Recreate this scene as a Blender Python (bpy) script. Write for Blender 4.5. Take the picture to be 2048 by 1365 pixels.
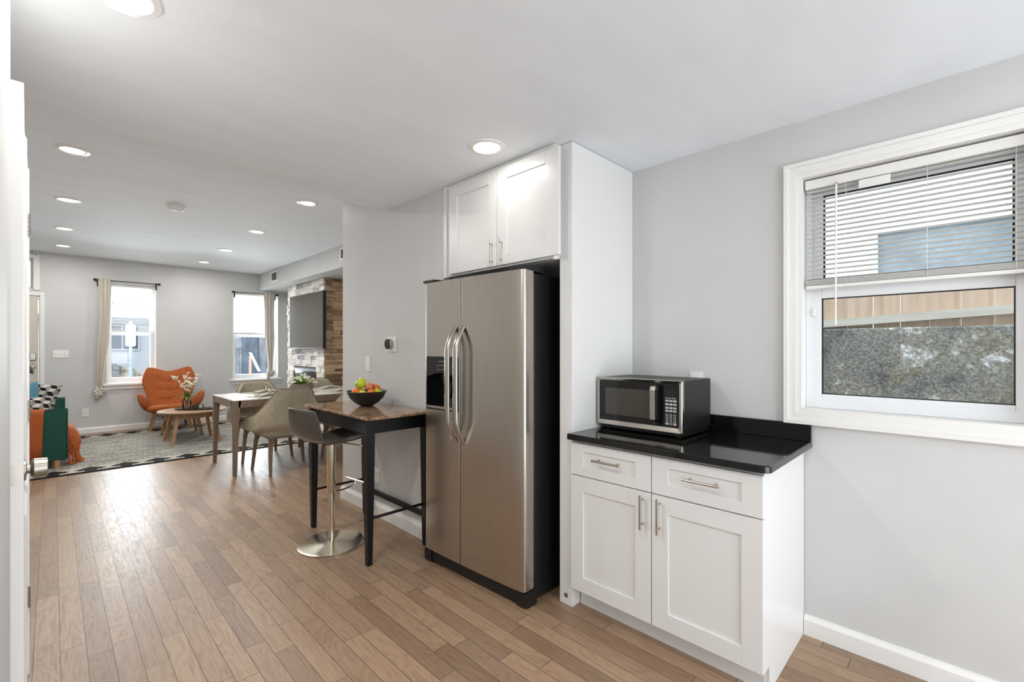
import bpy, bmesh, math, random
from mathutils import Vector, Matrix
S = bpy.context.scene
for o in list(bpy.data.objects): bpy.data.objects.remove(o, do_unlink=True)
C = S.collection
R = math.radians
# ------------------------------------------------------------------ camera
cd = bpy.data.cameras.new('camera'); cam = bpy.data.objects.new('camera', cd); C.objects.link(cam)
cam.location = (0, 0, 1.354); cam.rotation_euler = (R(90), 0, -math.atan2(919, 915))
cd.sensor_width = 36; cd.lens = 36*915/2048; cd.shift_y = 14.5/2048; cd.clip_start = 0.02
S.camera = cam
# ------------------------------------------------------------------ world, exposure
w = bpy.data.worlds.new('sky'); S.world = w; w.use_nodes = True
bg = w.node_tree.nodes['Background']; bg.inputs[0].default_value = (0.86, 0.93, 1.0, 1); bg.inputs[1].default_value = 2.0
S.view_settings.view_transform = 'Standard'; S.view_settings.look = 'None'
S.view_settings.exposure = 0.68; S.view_settings.gamma = 1.0; S.view_settings.use_curve_mapping = False
LAMP = 6.4          # each ceiling lamp (W)
DAY = 48.0           # daylight entering through each street window (W)
BACK = 22.0         # added soft fill from an invented opening behind the camera (W)
def area(name, loc, rot, sx, sy, e, col=(1, 1, 1), shape='RECTANGLE'):
    l = bpy.data.lights.new(name, 'AREA'); l.shape = shape; l.size = sx
    if shape in ('RECTANGLE', 'ELLIPSE'): l.size_y = sy
    l.energy = e; l.color = col
    o = bpy.data.objects.new(name, l); C.objects.link(o); o.location = loc; o.rotation_euler = rot
    return o
area('window_daylight', (0.95, 10.2, 1.6), (R(90), 0, R(180)), 0.6, 1.6, DAY, (.9, .95, 1))
area('window_daylight', (2.82, 10.2, 1.6), (R(90), 0, R(180)), 0.7, 1.6, DAY, (.9, .95, 1))
area('added_back_fill', (1.2, -2.15, 1.1), (R(-90), 0, R(180)), 2.0, 2.1, BACK, (.95, .97, 1))  # added lamp, brightens the kitchen from behind; no such source is seen

# ------------------------------------------------------------------ materials
def lin(c):
    c = [x/255 for x in c]
    return tuple(x/12.92 if x <= .04045 else ((x+.055)/1.055)**2.4 for x in c)+(1,)
class NT:
    def __init__(s, m): s.t = m.node_tree; s.n = s.t.nodes; s.b = s.n['Principled BSDF']
    def add(s, t, **k):
        n = s.n.new(t)
        for a, v in k.items(): setattr(n, a, v)
        return n
    def link(s, a, b): s.t.links.new(a, b)
    def math(s, op, a, b=None, c=None):
        n = s.n.new('ShaderNodeMath'); n.operation = op
        for i, v in enumerate((a, b, c)):
            if v is None: continue
            if isinstance(v, (int, float)): n.inputs[i].default_value = v
            else: s.link(v, n.inputs[i])
        return n.outputs[0]
    def ramp(s, f, stops):
        n = s.n.new('ShaderNodeValToRGB'); e = n.color_ramp.elements
        while len(e) < len(stops): e.new(.5)
        for i, (p, c) in enumerate(stops): e[i].position = p; e[i].color = c if len(c) == 4 else lin(c)
        s.link(f, n.inputs[0]); return n.outputs[0]
    def coord(s, scale=(1, 1, 1), rot=(0, 0, 0), kind='Object'):
        tc = s.add('ShaderNodeTexCoord'); mp = s.add('ShaderNodeMapping')
        mp.inputs['Scale'].default_value = scale; mp.inputs['Rotation'].default_value = rot
        s.link(tc.outputs[kind], mp.inputs[0]); return mp.outputs[0]
    def noise(s, v, sc, det=3, dis=0, ro=.5):
        n = s.add('ShaderNodeTexNoise'); n.inputs['Scale'].default_value = sc; n.inputs['Detail'].default_value = det
        n.inputs['Distortion'].default_value = dis; n.inputs['Roughness'].default_value = ro
        s.link(v, n.inputs['Vector']); return n.outputs['Fac']
    def bump(s, h, st, dist=.01):
        n = s.add('ShaderNodeBump'); n.inputs['Strength'].default_value = st; n.inputs['Distance'].default_value = dist
        s.link(h, n.inputs['Height']); s.link(n.outputs[0], s.b.inputs['Normal'])
    def mix(s, f, a, b):
        n = s.add('ShaderNodeMix', data_type='RGBA')
        for i, v in ((0, f), (6, a), (7, b)):
            if isinstance(v, (int, float)): n.inputs[i].default_value = v
            elif isinstance(v, tuple): n.inputs[i].default_value = v if len(v) == 4 else lin(v)
            else: s.link(v, n.inputs[i])
        return n.outputs[2]
M = {}
def mat(name, col, rough=.5, metal=0, spec=.5, emit=None, es=0, coat=0):
    m = bpy.data.materials.new(name); m.use_nodes = True; b = m.node_tree.nodes['Principled BSDF']
    b.inputs['Base Color'].default_value = lin(col) if len(col) == 3 else col
    b.inputs['Roughness'].default_value = rough; b.inputs['Metallic'].default_value = metal
    b.inputs['Specular IOR Level'].default_value = spec
    if emit: b.inputs['Emission Color'].default_value = lin(emit); b.inputs['Emission Strength'].default_value = es
    if coat: b.inputs['Coat Weight'].default_value = coat; b.inputs['Coat Roughness'].default_value = .1
    M[name] = m; return m
def nz(name, c1, c2, rough, scale, stretch=(1, 1, 1), metal=0, bump=0, bsc=None, det=4, spec=.5, lo=.35, hi=.65):
    m = mat(name, c1, rough, metal, spec); t = NT(m); v = t.coord(stretch)
    f = t.noise(v, scale, det); t.link(t.ramp(f, [(lo, c1), (hi, c2)]), t.b.inputs['Base Color'])
    if bump: t.bump(t.noise(v, bsc or scale, det), bump)
    return m
nz('wall_paint', (206, 206, 205), (210, 210, 209), .6, 3, bump=.04, bsc=60, spec=.3)
nz('ceiling_paint', (237, 241, 245), (241, 245, 249), .75, 2, (1, 3, 1), bump=.05, bsc=6, spec=.2)
mat('trim_white', (236, 235, 232), .35); mat('cabinet_white', (230, 230, 229), .3); mat('vinyl_white', (234, 236, 238), .35)
mat('plastic_white', (238, 237, 233), .3); mat('blind_white', (232, 231, 227), .45)
mat('black_gloss', (10, 10, 11), .12); mat('black_satin', (17, 17, 17), .42); mat('black_wood', (11, 11, 12), .4, 0, .3)
mat('black_texture', (20, 21, 20), .38); mat('dark_gap', (8, 8, 8), .6); mat('rubber', (22, 22, 22), .7)
mat('nickel', (190, 184, 174), .25, 1); mat('door_nickel', (160, 154, 144), .38, 1); mat('chrome', (216, 213, 206), .1, 1); mat('stool_steel', (222, 214, 196), .2, 1); mat('brass', (170, 130, 60), .3, 1)
mat('screen', (84, 76, 65), .6, 0, .06); mat('button', (205, 205, 203), .5); mat('print_white', (225, 225, 225), .5); mat('print_grey', (120, 118, 112), .5)
mat('keyprint', (70, 70, 70), .6); mat('display', (30, 30, 24), .15)
mat('lamp_lens', (255, 250, 240), .5, emit=(255, 248, 236), es=5)
mat('cream_door', (214, 206, 192), .4)
def steel(name, c, ro, stretch):
    m = mat(name, c, ro, 1); t = NT(m); v = t.coord(stretch); f = t.noise(v, 30, 3)
    t.link(t.ramp(f, [(.3, tuple(max(0, x-8) for x in c)), (.7, c)]), t.b.inputs['Base Color'])
    return m
steel('stainless', (194, 187, 178), .26, (1, 6, .12)); steel('stainless_trim', (186, 181, 173), .2, (.2, .2, 4))
# glass pane: clear with a mirror-like sheen
def pane_mat(name, tint, refl, rough=0.0):
    m = bpy.data.materials.new(name); m.use_nodes = True; t = m.node_tree; t.nodes.clear()
    o = t.nodes.new('ShaderNodeOutputMaterial'); mx = t.nodes.new('ShaderNodeMixShader'); tr = t.nodes.new('ShaderNodeBsdfTransparent')
    gl = t.nodes.new('ShaderNodeBsdfGlossy'); fr = t.nodes.new('ShaderNodeFresnel'); fr.inputs[0].default_value = refl
    tr.inputs[0].default_value = tint; gl.inputs['Roughness'].default_value = rough
    t.links.new(fr.outputs[0], mx.inputs[0]); t.links.new(tr.outputs[0], mx.inputs[1]); t.links.new(gl.outputs[0], mx.inputs[2]); t.links.new(mx.outputs[0], o.inputs[0])
    M[name] = m
pane_mat('pane', (.96, .98, .98, 1), 1.4); pane_mat('clear_glass', (.93, .96, .95, 1), 1.45)
# wood floor
def floor_mat():
    m = mat('floor_wood', (130, 105, 88), .3); t = NT(m)
    tc = t.add('ShaderNodeTexCoord'); sp = t.add('ShaderNodeSeparateXYZ'); t.link(tc.outputs['Object'], sp.inputs[0])
    x, y = sp.outputs[0], sp.outputs[1]
    xr = t.math('DIVIDE', t.math('SUBTRACT', x, .2758-.0838*60), .0838); row = t.math('FLOOR', xr); fx = t.math('FRACT', xr)
    wn = t.add('ShaderNodeTexWhiteNoise', noise_dimensions='1D'); t.link(row, wn.inputs['W'])
    L = t.math('MULTIPLY_ADD', wn.outputs['Value'], .35, .55)
    yr = t.math('DIVIDE', t.math('MULTIPLY_ADD', wn.outputs['Value'], 7.3, t.math('ADD', y, 20)), L); colm = t.math('FLOOR', yr); fy = t.math('FRACT', yr)
    cb = t.add('ShaderNodeCombineXYZ'); t.link(row, cb.inputs[0]); t.link(colm, cb.inputs[1])
    w2 = t.add('ShaderNodeTexWhiteNoise', noise_dimensions='2D'); t.link(cb.outputs[0], w2.inputs['Vector']); rnd = w2.outputs['Value']
    base = t.ramp(rnd, [(0, (134, 108, 86)), (.35, (152, 124, 99)), (.7, (166, 137, 110)), (1, (144, 119, 98))])
    # grain: stretched, distorted rings, offset for each board
    c2 = t.add('ShaderNodeCombineXYZ'); t.link(t.math('MULTIPLY', x, 9), c2.inputs[0]); t.link(t.math('MULTIPLY', y, 1.4), c2.inputs[1]); t.link(t.math('MULTIPLY', rnd, 60), c2.inputs[2])
    n1 = t.noise(c2.outputs[0], 1.1, 2, .4); rings = t.math('FRACT', t.math('MULTIPLY', n1, 13)); rr = t.math('ABSOLUTE', t.math('SUBTRACT', rings, .5))
    c3 = t.add('ShaderNodeCombineXYZ'); t.link(t.math('MULTIPLY', x, 60), c3.inputs[0]); t.link(t.math('MULTIPLY', y, 2.2), c3.inputs[1]); t.link(t.math('MULTIPLY', rnd, 60), c3.inputs[2])
    fine = t.noise(c3.outputs[0], 3, 3)
    g = t.math('MULTIPLY_ADD', rr, .5, t.math('MULTIPLY', fine, .75))
    shade = t.ramp(g, [(.22, (.72, .70, .68, 1)), (.5, (1, 1, 1, 1)), (.8, (1.1, 1.1, 1.1, 1))])
    mu = t.add('ShaderNodeMix', data_type='RGBA', blend_type='MULTIPLY'); mu.inputs[0].default_value = 1; t.link(base, mu.inputs[6]); t.link(shade, mu.inputs[7])
    ex = t.math('LESS_THAN', t.math('MINIMUM', fx, t.math('SUBTRACT', 1, fx)), .014)
    ey = t.math('LESS_THAN', t.math('MULTIPLY', t.math('MINIMUM', fy, t.math('SUBTRACT', 1, fy)), L), .0013)
    seam = t.math('MAXIMUM', ex, ey)
    t.link(t.mix(seam, mu.outputs[2], (52, 40, 33)), t.b.inputs['Base Color'])
    ro = t.add('ShaderNodeMapRange'); ro.inputs[1].default_value = .2; ro.inputs[2].default_value = .8; ro.inputs[3].default_value = .46; ro.inputs[4].default_value = .32
    t.link(g, ro.inputs[0]); t.link(ro.outputs[0], t.b.inputs['Roughness'])
    h = t.math('SUBTRACT', t.math('MULTIPLY', g, .35), seam); t.bump(h, .3, .004)
    t.b.inputs['Specular IOR Level'].default_value = .55
floor_mat()
def granite():
    m = mat('black_granite', (14, 14, 14), .07); t = NT(m); v = t.coord()
    n = t.add('ShaderNodeTexVoronoi'); n.inputs['Scale'].default_value = 420; t.link(v, n.inputs['Vector'])
    f = t.math('LESS_THAN', n.outputs['Distance'], .16); t.link(t.mix(f, (15, 15, 14), (62, 60, 54)), t.b.inputs['Base Color'])
granite()
def marble():
    m = mat('brown_marble', (110, 85, 66), .1); t = NT(m); v = t.coord((1, 1.6, 1))
    f = t.noise(v, 9, 8, 1.4, .62); g = t.noise(v, 26, 6, .8)
    c = t.ramp(f, [(.3, (74, 50, 36)), (.46, (134, 102, 78)), (.56, (172, 142, 114)), (.66, (112, 82, 62))])
    vein = t.ramp(g, [(.60, (0, 0, 0, 1)), (.66, (1, 1, 1, 1))]); t.link(t.mix(vein, c, (186, 164, 142)), t.b.inputs['Base Color'])
marble()
def weave(name, c1, c2, sc, bump=.3, rough=.9):
    m = mat(name, c1, rough, 0, .2); t = NT(m); v = t.coord()
    f = t.noise(v, sc, 2); g = t.noise(v, sc*.13, 3); k = t.math('MULTIPLY_ADD', f, .75, t.math('MULTIPLY', g, .25))
    t.link(t.ramp(k, [(.36, c2), (.62, c1)]), t.b.inputs['Base Color']); t.bump(f, bump, .004)
    t.b.inputs['Sheen Weight'].default_value = .03
weave('taupe_fabric', (184, 174, 153), (146, 136, 117), 260); weave('orange_fabric', (178, 100, 55), (158, 84, 43), 160, .15)
weave('green_fabric', (44, 86, 73), (33, 68, 58), 240, .2); weave('blue_fabric', (96, 140, 158), (78, 122, 142), 200, .15)
weave('orange_knit', (186, 104, 58), (164, 84, 43), 220, .25); weave('orange_throw', (174, 94, 50), (162, 84, 43), 150, .1)
weave('curtain_cloth', (216, 209, 198), (202, 194, 182), 140, .1); weave('linen', (196, 190, 176), (170, 163, 148), 220, .2)
weave('pillow_black', (26, 26, 27), (20, 20, 20), 200, .1); weave('pillow_grey', (150, 147, 142), (136, 133, 128), 200, .1); weave('pillow_white', (216, 211, 203), (204, 199, 190), 200, .1)
def wood(name, c1, c2, rough=.45, sc=(30, 30, 2)):
    nz(name, c1, c2, rough, 1.6, sc, bump=.05, lo=.3, hi=.7)
wood('taupe_wood', (132, 112, 92), (114, 95, 77)); wood('oak', (178, 138, 98), (150, 110, 72)); wood('oak_top', (176, 140, 104), (150, 114, 80), .4, (3, 26, 20))
wood('sofa_oak', (190, 142, 100), (170, 122, 82)); wood('fence_wood', (214, 190, 168), (184, 156, 132), .8, (1, 14, .8)); wood('fence_rail', (214, 208, 198), (190, 184, 170), .85, (4, 1, 16))
nz('table_stone', (226, 222, 214), (216, 211, 202), .25, 6)
def rug_mats():
    m = mat('rug_field', (168, 163, 152), .95, 0, .1); t = NT(m)
    tc = t.add('ShaderNodeTexCoord'); sp = t.add('ShaderNodeSeparateXYZ'); t.link(tc.outputs['Object'], sp.inputs[0])
    v = t.coord((2.6, 40, 1)); n = t.noise(v, 2.0, 4, .2)
    y = sp.outputs[1]; b = t.math('FRACT', t.math('MULTIPLY', y, 3.1)); band = t.math('LESS_THAN', b, .34)
    d = t.math('GREATER_THAN', t.math('FRACT', t.math('MULTIPLY_ADD', t.math('FLOOR', t.math('MULTIPLY', y, 3.1)), .37, t.math('MULTIPLY', sp.outputs[0], 17))), .62)
    bar = t.math('MULTIPLY', band, d)
    c = t.ramp(n, [(.36, (92, 90, 85)), (.5, (146, 142, 134)), (.64, (180, 176, 165))])
    t.link(t.mix(t.math('MULTIPLY', bar, .3), c, (196, 192, 180)), t.b.inputs['Base Color']); t.bump(n, .5, .006)
rug_mats(); weave('rug_black', (16, 16, 16), (10, 10, 10), 160, .4); weave('rug_cream', (188, 183, 170), (168, 163, 150), 160, .4)
def island(name, stops, rough=.85, sc=40):
    m = mat(name, (200, 200, 200), rough, 0, .25); t = NT(m); g = t.add('ShaderNodeNewGeometry')
    c = t.ramp(g.outputs['Random Per Island'], stops); v = t.coord(); n = t.noise(v, sc*.5, 5, .5)
    k = t.ramp(n, [(.28, (.78, .77, .76, 1)), (.5, (1.0, 1.0, 1.0, 1))])
    mu = t.add('ShaderNodeMix', data_type='RGBA', blend_type='MULTIPLY'); mu.inputs[0].default_value = .8; t.link(c, mu.inputs[6]); t.link(k, mu.inputs[7])
    t.link(mu.outputs[2], t.b.inputs['Base Color']); t.bump(n, .6, .02)
island('white_stone', [(0, (158, 158, 160)), (.12, (214, 210, 206)), (.4, (240, 237, 232)), (.8, (246, 244, 240)), (.93, (226, 214, 204)), (1, (184, 186, 192))])
island('brown_stone', [(0, (120, 100, 82)), (.18, (160, 134, 106)), (.45, (196, 168, 136)), (.75, (212, 184, 150)), (1, (138, 116, 96))])
def concrete():
    m = mat('old_concrete', (130, 130, 126), .95, 0, .1); t = NT(m); v = t.coord()
    f = t.noise(v, 4.2, 8, .4, .66); s = t.noise(v, 75, 4); g = t.noise(v, 2.2, 5, .3)
    c = t.ramp(f, [(.32, (84, 84, 80)), (.48, (138, 137, 132)), (.60, (150, 146, 134)), (.67, (214, 214, 212))])
    c = t.mix(t.math('MULTIPLY', t.math('GREATER_THAN', g, .56), .35), c, (120, 118, 84))
    k = t.ramp(s, [(.36, (.66, .66, .66, 1)), (.5, (1, 1, 1, 1)), (.68, (1.5, 1.5, 1.5, 1))])
    mu = t.add('ShaderNodeMix', data_type='RGBA', blend_type='MULTIPLY'); mu.inputs[0].default_value = 1; t.link(c, mu.inputs[6]); t.link(k, mu.inputs[7])
    t.link(mu.outputs[2], t.b.inputs['Base Color']); t.bump(s, .6, .02)
concrete()
nz('siding_white', (226, 228, 230), (234, 236, 238), .7, 2); nz('pale_blue', (140, 154, 162), (112, 124, 132), .4, 3, (1, 1, 1)); mat('house_grey', (96, 100, 108), .7); nz('house_white', (182, 184, 188), (174, 176, 180), .7, 2)
nz('pavement', (214, 214, 214), (198, 198, 198), .9, 1.5); nz('dry_hedge', (150, 142, 126), (108, 102, 90), .95, 9, bump=.6); mat('sign_white', (240, 240, 240), .5); mat('sign_back', (58, 62, 64), .6)
mat('galvanised', (158, 168, 176), .4, .6); mat('barricade_orange', (206, 160, 142), .6); nz('slate_wall', (96, 104, 116), (66, 74, 88), .7, 5, (1, 1, .5)); nz('rough_wall', (150, 152, 156), (112, 114, 120), .9, 8)
mat('house_glass', (58, 70, 88), .3)
mat('apple_stem', (58, 48, 20), .7); mat('leaf', (122, 152, 62), .55); mat('leaf_dark', (48, 92, 34), .5); mat('twig', (70, 50, 36), .8); mat('petal', (244, 240, 230), .7); mat('petal_green', (206, 214, 150), .7)
def apple(name, a, b, c):
    m = mat(name, a, .3); t = NT(m); v = t.coord((1, 1, .5)); f = t.noise(v, 16, 4, .4)
    t.link(t.ramp(f, [(.34, a), (.52, b), (.68, c)]), t.b.inputs['Base Color'])
apple('apple_green', (160, 196, 24), (182, 206, 40), (206, 196, 60)); apple('apple_blush', (212, 190, 110), (206, 120, 90), (186, 66, 60)); apple('apple_lime', (196, 208, 40), (206, 218, 60), (222, 226, 90))
m = nz('orange_peel', (236, 122, 14), (226, 108, 8), .42, 12, bump=.25, bsc=220)
nz('bowl_black', (34, 32, 30), (24, 23, 22), .5, 30, bump=.1); nz('vase_taupe', (128, 110, 94), (112, 95, 80), .6, 20)
mat('tray_black', (38, 38, 38), .4); mat('smoke_glass', (66, 63, 57), .12); mat('candle', (226, 216, 196), .6)

# ------------------------------------------------------------------ mesh builder
class MB:
    def __init__(s): s.b = bmesh.new(); s.mi = 0
    def face(s, vs):
        try: f = s.b.faces.new(vs); f.material_index = s.mi; return f
        except ValueError: return None
    def box(s, x0, x1, y0, y1, z0, z1, bev=0, seg=2):
        vs = [s.b.verts.new((x, y, z)) for x in (x0, x1) for y in (y0, y1) for z in (z0, z1)]
        fs = [s.face([vs[i] for i in q]) for q in ((0, 1, 3, 2), (4, 6, 7, 5), (0, 4, 5, 1), (2, 3, 7, 6), (0, 2, 6, 4), (1, 5, 7, 3))]
        if bev:
            es = {e for f in fs for e in f.edges}
            r = bmesh.ops.bevel(s.b, geom=list(es), offset=bev, segments=seg, profile=.5, affect='EDGES')
            for f in r['faces']: f.material_index = s.mi
        return s
    def prism(s, poly, axis, d0, d1):
        def P(a, b, d): return {'x': (d, a, b), 'y': (a, d, b), 'z': (a, b, d)}[axis]
        A = [s.b.verts.new(P(a, b, d0)) for a, b in poly]; B = [s.b.verts.new(P(a, b, d1)) for a, b in poly]
        n = len(poly); s.face(A[::-1]); s.face(B)
        for i in range(n): s.face([A[i], A[(i+1) % n], B[(i+1) % n], B[i]])
        return s
    def loft(s, rings, cap=True, closed=True):
        rs = [[s.b.verts.new(p) for p in r] for r in rings]; n = len(rs[0])
        for a, b in zip(rs, rs[1:]):
            for i in range(n if closed else n-1): s.face([a[i], a[(i+1) % n], b[(i+1) % n], b[i]])
        if cap and closed: s.face(rs[0][::-1]); s.face(rs[-1])
        return s
    def lathe(s, prof, c=(0, 0, 0), n=32, axis='z', cap=True):
        rings = []
        for r, h in prof:
            ring = []
            for i in range(n):
                a = 2*math.pi*i/n; u, v = r*math.cos(a), r*math.sin(a)
                p = {'z': (u, v, h), 'x': (h, u, v), 'y': (v, h, u)}[axis]
                ring.append((c[0]+p[0], c[1]+p[1], c[2]+p[2]))
            rings.append(ring)
        return s.loft(rings, cap)
    def tube(s, pts, r, n=10, flat=1.0, cap=True):
        pts = [Vector(p) for p in pts]; rs = r if isinstance(r, (list, tuple)) else [r]*len(pts); rings = []; up = None
        for i, p in enumerate(pts):
            d = (pts[min(i+1, len(pts)-1)]-pts[max(i-1, 0)]).normalized()
            if up is None:
                up = Vector((0, 0, 1)) if abs(d.z) < .9 else Vector((0, 1, 0))
            a = d.cross(up).normalized(); up = a.cross(d).normalized()
            rings.append([p+a*math.cos(2*math.pi*k/n)*rs[i]+up*math.sin(2*math.pi*k/n)*rs[i]*flat for k in range(n)])
        return s.loft(rings, cap)
    def cone(s, p0, p1, r0, r1, n=12): return s.tube([p0, p1], [r0, r1], n)
    def leg(s, p0, p1, w0, w1, n=4):      # square tapered leg, p0 bottom
        rings = []
        for p, w_ in ((p0, w0), (p1, w1)):
            wx, wy = w_ if isinstance(w_, tuple) else (w_, w_)
            rings.append([(p[0]+sx*wx/2, p[1]+sy*wy/2, p[2]) for sx, sy in ((-1, -1), (1, -1), (1, 1), (-1, 1))])
        return s.loft(rings)
    def sphere(s, c, r, u=20, v=12):
        rx, ry, rz = r if isinstance(r, tuple) else (r, r, r); rings = []
        for j in range(1, v):
            a = math.pi*j/v; rings.append([(c[0]+rx*math.sin(a)*math.cos(2*math.pi*i/u), c[1]+ry*math.sin(a)*math.sin(2*math.pi*i/u), c[2]-rz*math.cos(a)) for i in range(u)])
        rs = [[s.b.verts.new(p) for p in r_] for r_ in rings]
        for a, b in zip(rs, rs[1:]):
            for i in range(u): s.face([a[i], a[(i+1) % u], b[(i+1) % u], b[i]])
        t = s.b.verts.new((c[0], c[1], c[2]+rz)); bo = s.b.verts.new((c[0], c[1], c[2]-rz))
        for i in range(u): s.face([rs[-1][i], rs[-1][(i+1) % u], t]); s.face([rs[0][(i+1) % u], rs[0][i], bo])
        return s
    def xf(s, mtx): bmesh.ops.transform(s.b, matrix=mtx, verts=s.b.verts[:]); return s
    def build(s, name, m, parent=None, smooth=None, org=None, local=False):
        off = ORG.get(parent.name) if parent else org
        if off is not None and not local:
            bmesh.ops.translate(s.b, verts=s.b.verts[:], vec=(-off[0], -off[1], -off[2]))
        bmesh.ops.recalc_face_normals(s.b, faces=s.b.faces[:])
        me = bpy.data.meshes.new(name); s.b.to_mesh(me); s.b.free()
        o = bpy.data.objects.new(name, me); C.objects.link(o)
        for k in (m if isinstance(m, (list, tuple)) else [m]): me.materials.append(M[k])
        if smooth is not None:
            me.polygons.foreach_set('use_smooth', [True]*len(me.polygons))
            if smooth < 180: me.set_sharp_from_angle(angle=R(smooth))
        if parent: o.parent = parent; ORG[o.name] = ORG.get(parent.name, (0, 0, 0))
        else:
            ORG[o.name] = org or (0, 0, 0)
            if org: o.location = org
        return o
ORG = {}
def box(*a, **k): return MB().box(*a, **k)
def tag(o, label, cat, group=None, kind=None):
    o['label'] = label; o['category'] = cat
    if group: o['group'] = group
    if kind: o['kind'] = kind
    return o
def thing(name, label, cat, loc=(0, 0, 0), rz=0, group=None, kind=None):
    o = bpy.data.objects.new(name, None); C.objects.link(o); o.location = loc; o.rotation_euler = (0, 0, R(rz)); o.empty_display_size = .1
    ORG[o.name] = tuple(loc) if not rz else (0, 0, 0)
    return tag(o, label, cat, group, kind)
def struct(o, label, cat): return tag(o, label, cat, None, 'structure')
def kids(o): return [c for c in bpy.data.objects if c.parent == o]
def dup(o, parent=None):
    c = o.copy(); C.objects.link(c)
    if parent: c.parent = parent
    for k in kids(o): dup(k, c)
    return c
def place(src, loc, rz, label, group=None):
    c = dup(src); c.location = loc; c.rotation_euler = (0, 0, R(rz)); c['label'] = label
    if group: c['group'] = group
    return c
def plab(o, label): o['label'] = label; return o
def sstep(a, b, x): t = min(1, max(0, (x-a)/(b-a))); return t*t*(3-2*t)

# ================================================================== STRUCTURE
struct(box(-1.3, 3.75, -1.9, 10.1, -.06, 0).build('floor', 'floor_wood'), 'brown hardwood plank floor running from kitchen to living room', 'floor')
struct(MB().prism([(-.25, -1.9), (2.7, -1.9), (2.7, 3.26), (1.84, 3.262), (1.54, 3.27), (-.09, 2.962), (-.25, 2.93)], 'z', 2.44, 2.86).build('ceiling', 'ceiling_paint'), 'lower white kitchen ceiling in the foreground', 'ceiling')
struct(box(-1.3, 3.75, 2.93, 10.1, 2.81, 2.87).build('ceiling', 'ceiling_paint'), 'higher white living room ceiling with two rows of lights', 'ceiling')
W1 = (-.205, .571, 1.056, 2.174)     # kitchen window opening: y0 y1 z0 z1
b = MB(); X0, X1 = 2.523, 2.70
b.box(X0, X1, -1.9, W1[0], 0, 2.45); b.box(X0, X1, W1[1], 2.51, 0, 2.45); b.box(X0, X1, W1[0], W1[1], 0, W1[2]); b.box(X0, X1, W1[0], W1[1], W1[3], 2.45)
struct(b.build('wall_right', 'wall_paint'), 'light grey kitchen wall around the window and behind the microwave', 'wall')
struct(box(1.86, 2.70, 2.508, 4.02, 0, 2.815).build('wall_middle', 'wall_paint'), 'light grey wall stub behind the bar table, left of the refrigerator', 'wall')
struct(MB().box(-.25, -.077, -1.9, 1.75, 0, 2.45).box(-.25, -.135, 1.75, 2.94, 0, 2.45).build('wall_left', 'wall_paint'), 'narrow grey-white wall sliver at the left picture edge behind the open door', 'wall')
struct(MB().box(-1.3, -.2, 2.94, 3.04, 0, 2.82).box(-1.35, -1.25, 3.0, 10.0, 0, 2.82).build('wall_living_left', 'wall_paint'), 'living room left wall hidden behind the white door', 'wall')
struct(box(2.705, 3.6, 3.9, 4.02, 0, 2.82).build('wall_living_return', 'wall_paint'), 'hidden wall return behind the wall stub', 'wall')
struct(box(3.605, 3.75, 4.0, 10.0, 0, 2.82).build('wall_living_right', 'wall_paint'), 'living room right wall beside the stone chimney breast', 'wall')
YF = 9.92; WIN = [(.62, 1.262, .775, 2.425), (2.425, 3.235, .755, 2.44)]; DOOR = (-1.03, -.135, 0, 2.145); TR = (-1.06, -.20, 2.25, 2.70)
b = MB(); Y0, Y1 = YF, 10.16
xs = [-1.3, DOOR[0], DOOR[1], WIN[0][0], WIN[0][1], WIN[1][0], WIN[1][1], 3.75]
b.box(xs[0], xs[1], Y0, Y1, 0, 2.85); b.box(xs[1], xs[2], Y0, Y1, DOOR[3], TR[2]); b.box(xs[1], xs[2], Y0, Y1, TR[3], 2.85); b.box(TR[1], xs[2], Y0, Y1, TR[2], TR[3])
b.box(xs[2], xs[3], Y0, Y1, 0, 2.85)
for k in (0, 1):
    wv = WIN[k]; b.box(wv[0], wv[1], Y0, Y1, 0, wv[2]); b.box(wv[0], wv[1], Y0, Y1, wv[3], 2.85); b.box(wv[1], WIN[1][0] if k == 0 else 3.75, Y0, Y1, 0, 2.85)
struct(b.build('wall_far', 'wall_paint'), 'far grey living room wall with the front door and two street windows', 'wall')
b = MB(); b.box(-.25, .2, -2.0, -1.9, 0, 2.45); b.box(2.2, 2.7, -2.0, -1.9, 0, 2.45); b.box(.2, 2.2, -2.0, -1.9, 2.12, 2.45)  # unseen wall; the wide gap is invented to admit soft fill light
struct(b.build('wall_back', 'wall_paint'), 'kitchen wall behind the camera with a wide opening added to let in fill light', 'wall')
struct(box(2.88, 3.6, 4.02, YF, 2.50, 2.812).build('trim_soffit', 'wall_paint'), 'grey boxed soffit along the living room ceiling above the television', 'soffit')
def bb(name, pts, t, h, label):           # baseboard: path in plan, thickness to the left of travel
    bm = MB()
    prof = [(0, 0), (t, 0), (t, h*.76), (t*.75, h*.84), (t*.45, h*.93), (t*.3, h), (0, h)]
    rings = []
    P = [Vector((p[0], p[1])) for p in pts]
    for i, p in enumerate(P):
        d0 = (P[i]-P[i-1]).normalized() if i else (P[1]-P[0]).normalized(); d1 = (P[i+1]-P[i]).normalized() if i < len(P)-1 else d0
        n0 = Vector((-d0.y, d0.x)); n1 = Vector((-d1.y, d1.x)); nn = n0+n1; nn = nn/(1+n0.dot(n1))
        rings.append([(p.x+nn.x*a, p.y+nn.y*a, z) for a, z in prof])
    return struct(bm.loft(rings).build(name, 'trim_white'), label, 'baseboard')
bb('baseboard_right', [(2.523, -1.9), (2.523, .549)], .016, .094, 'white baseboard on the wall below the kitchen window')
bb('baseboard_middle', [(1.86, 2.52), (1.86, 4.02), (2.68, 4.02)], .018, .108, 'white baseboard wrapping the wall stub behind the bar table')
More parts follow.
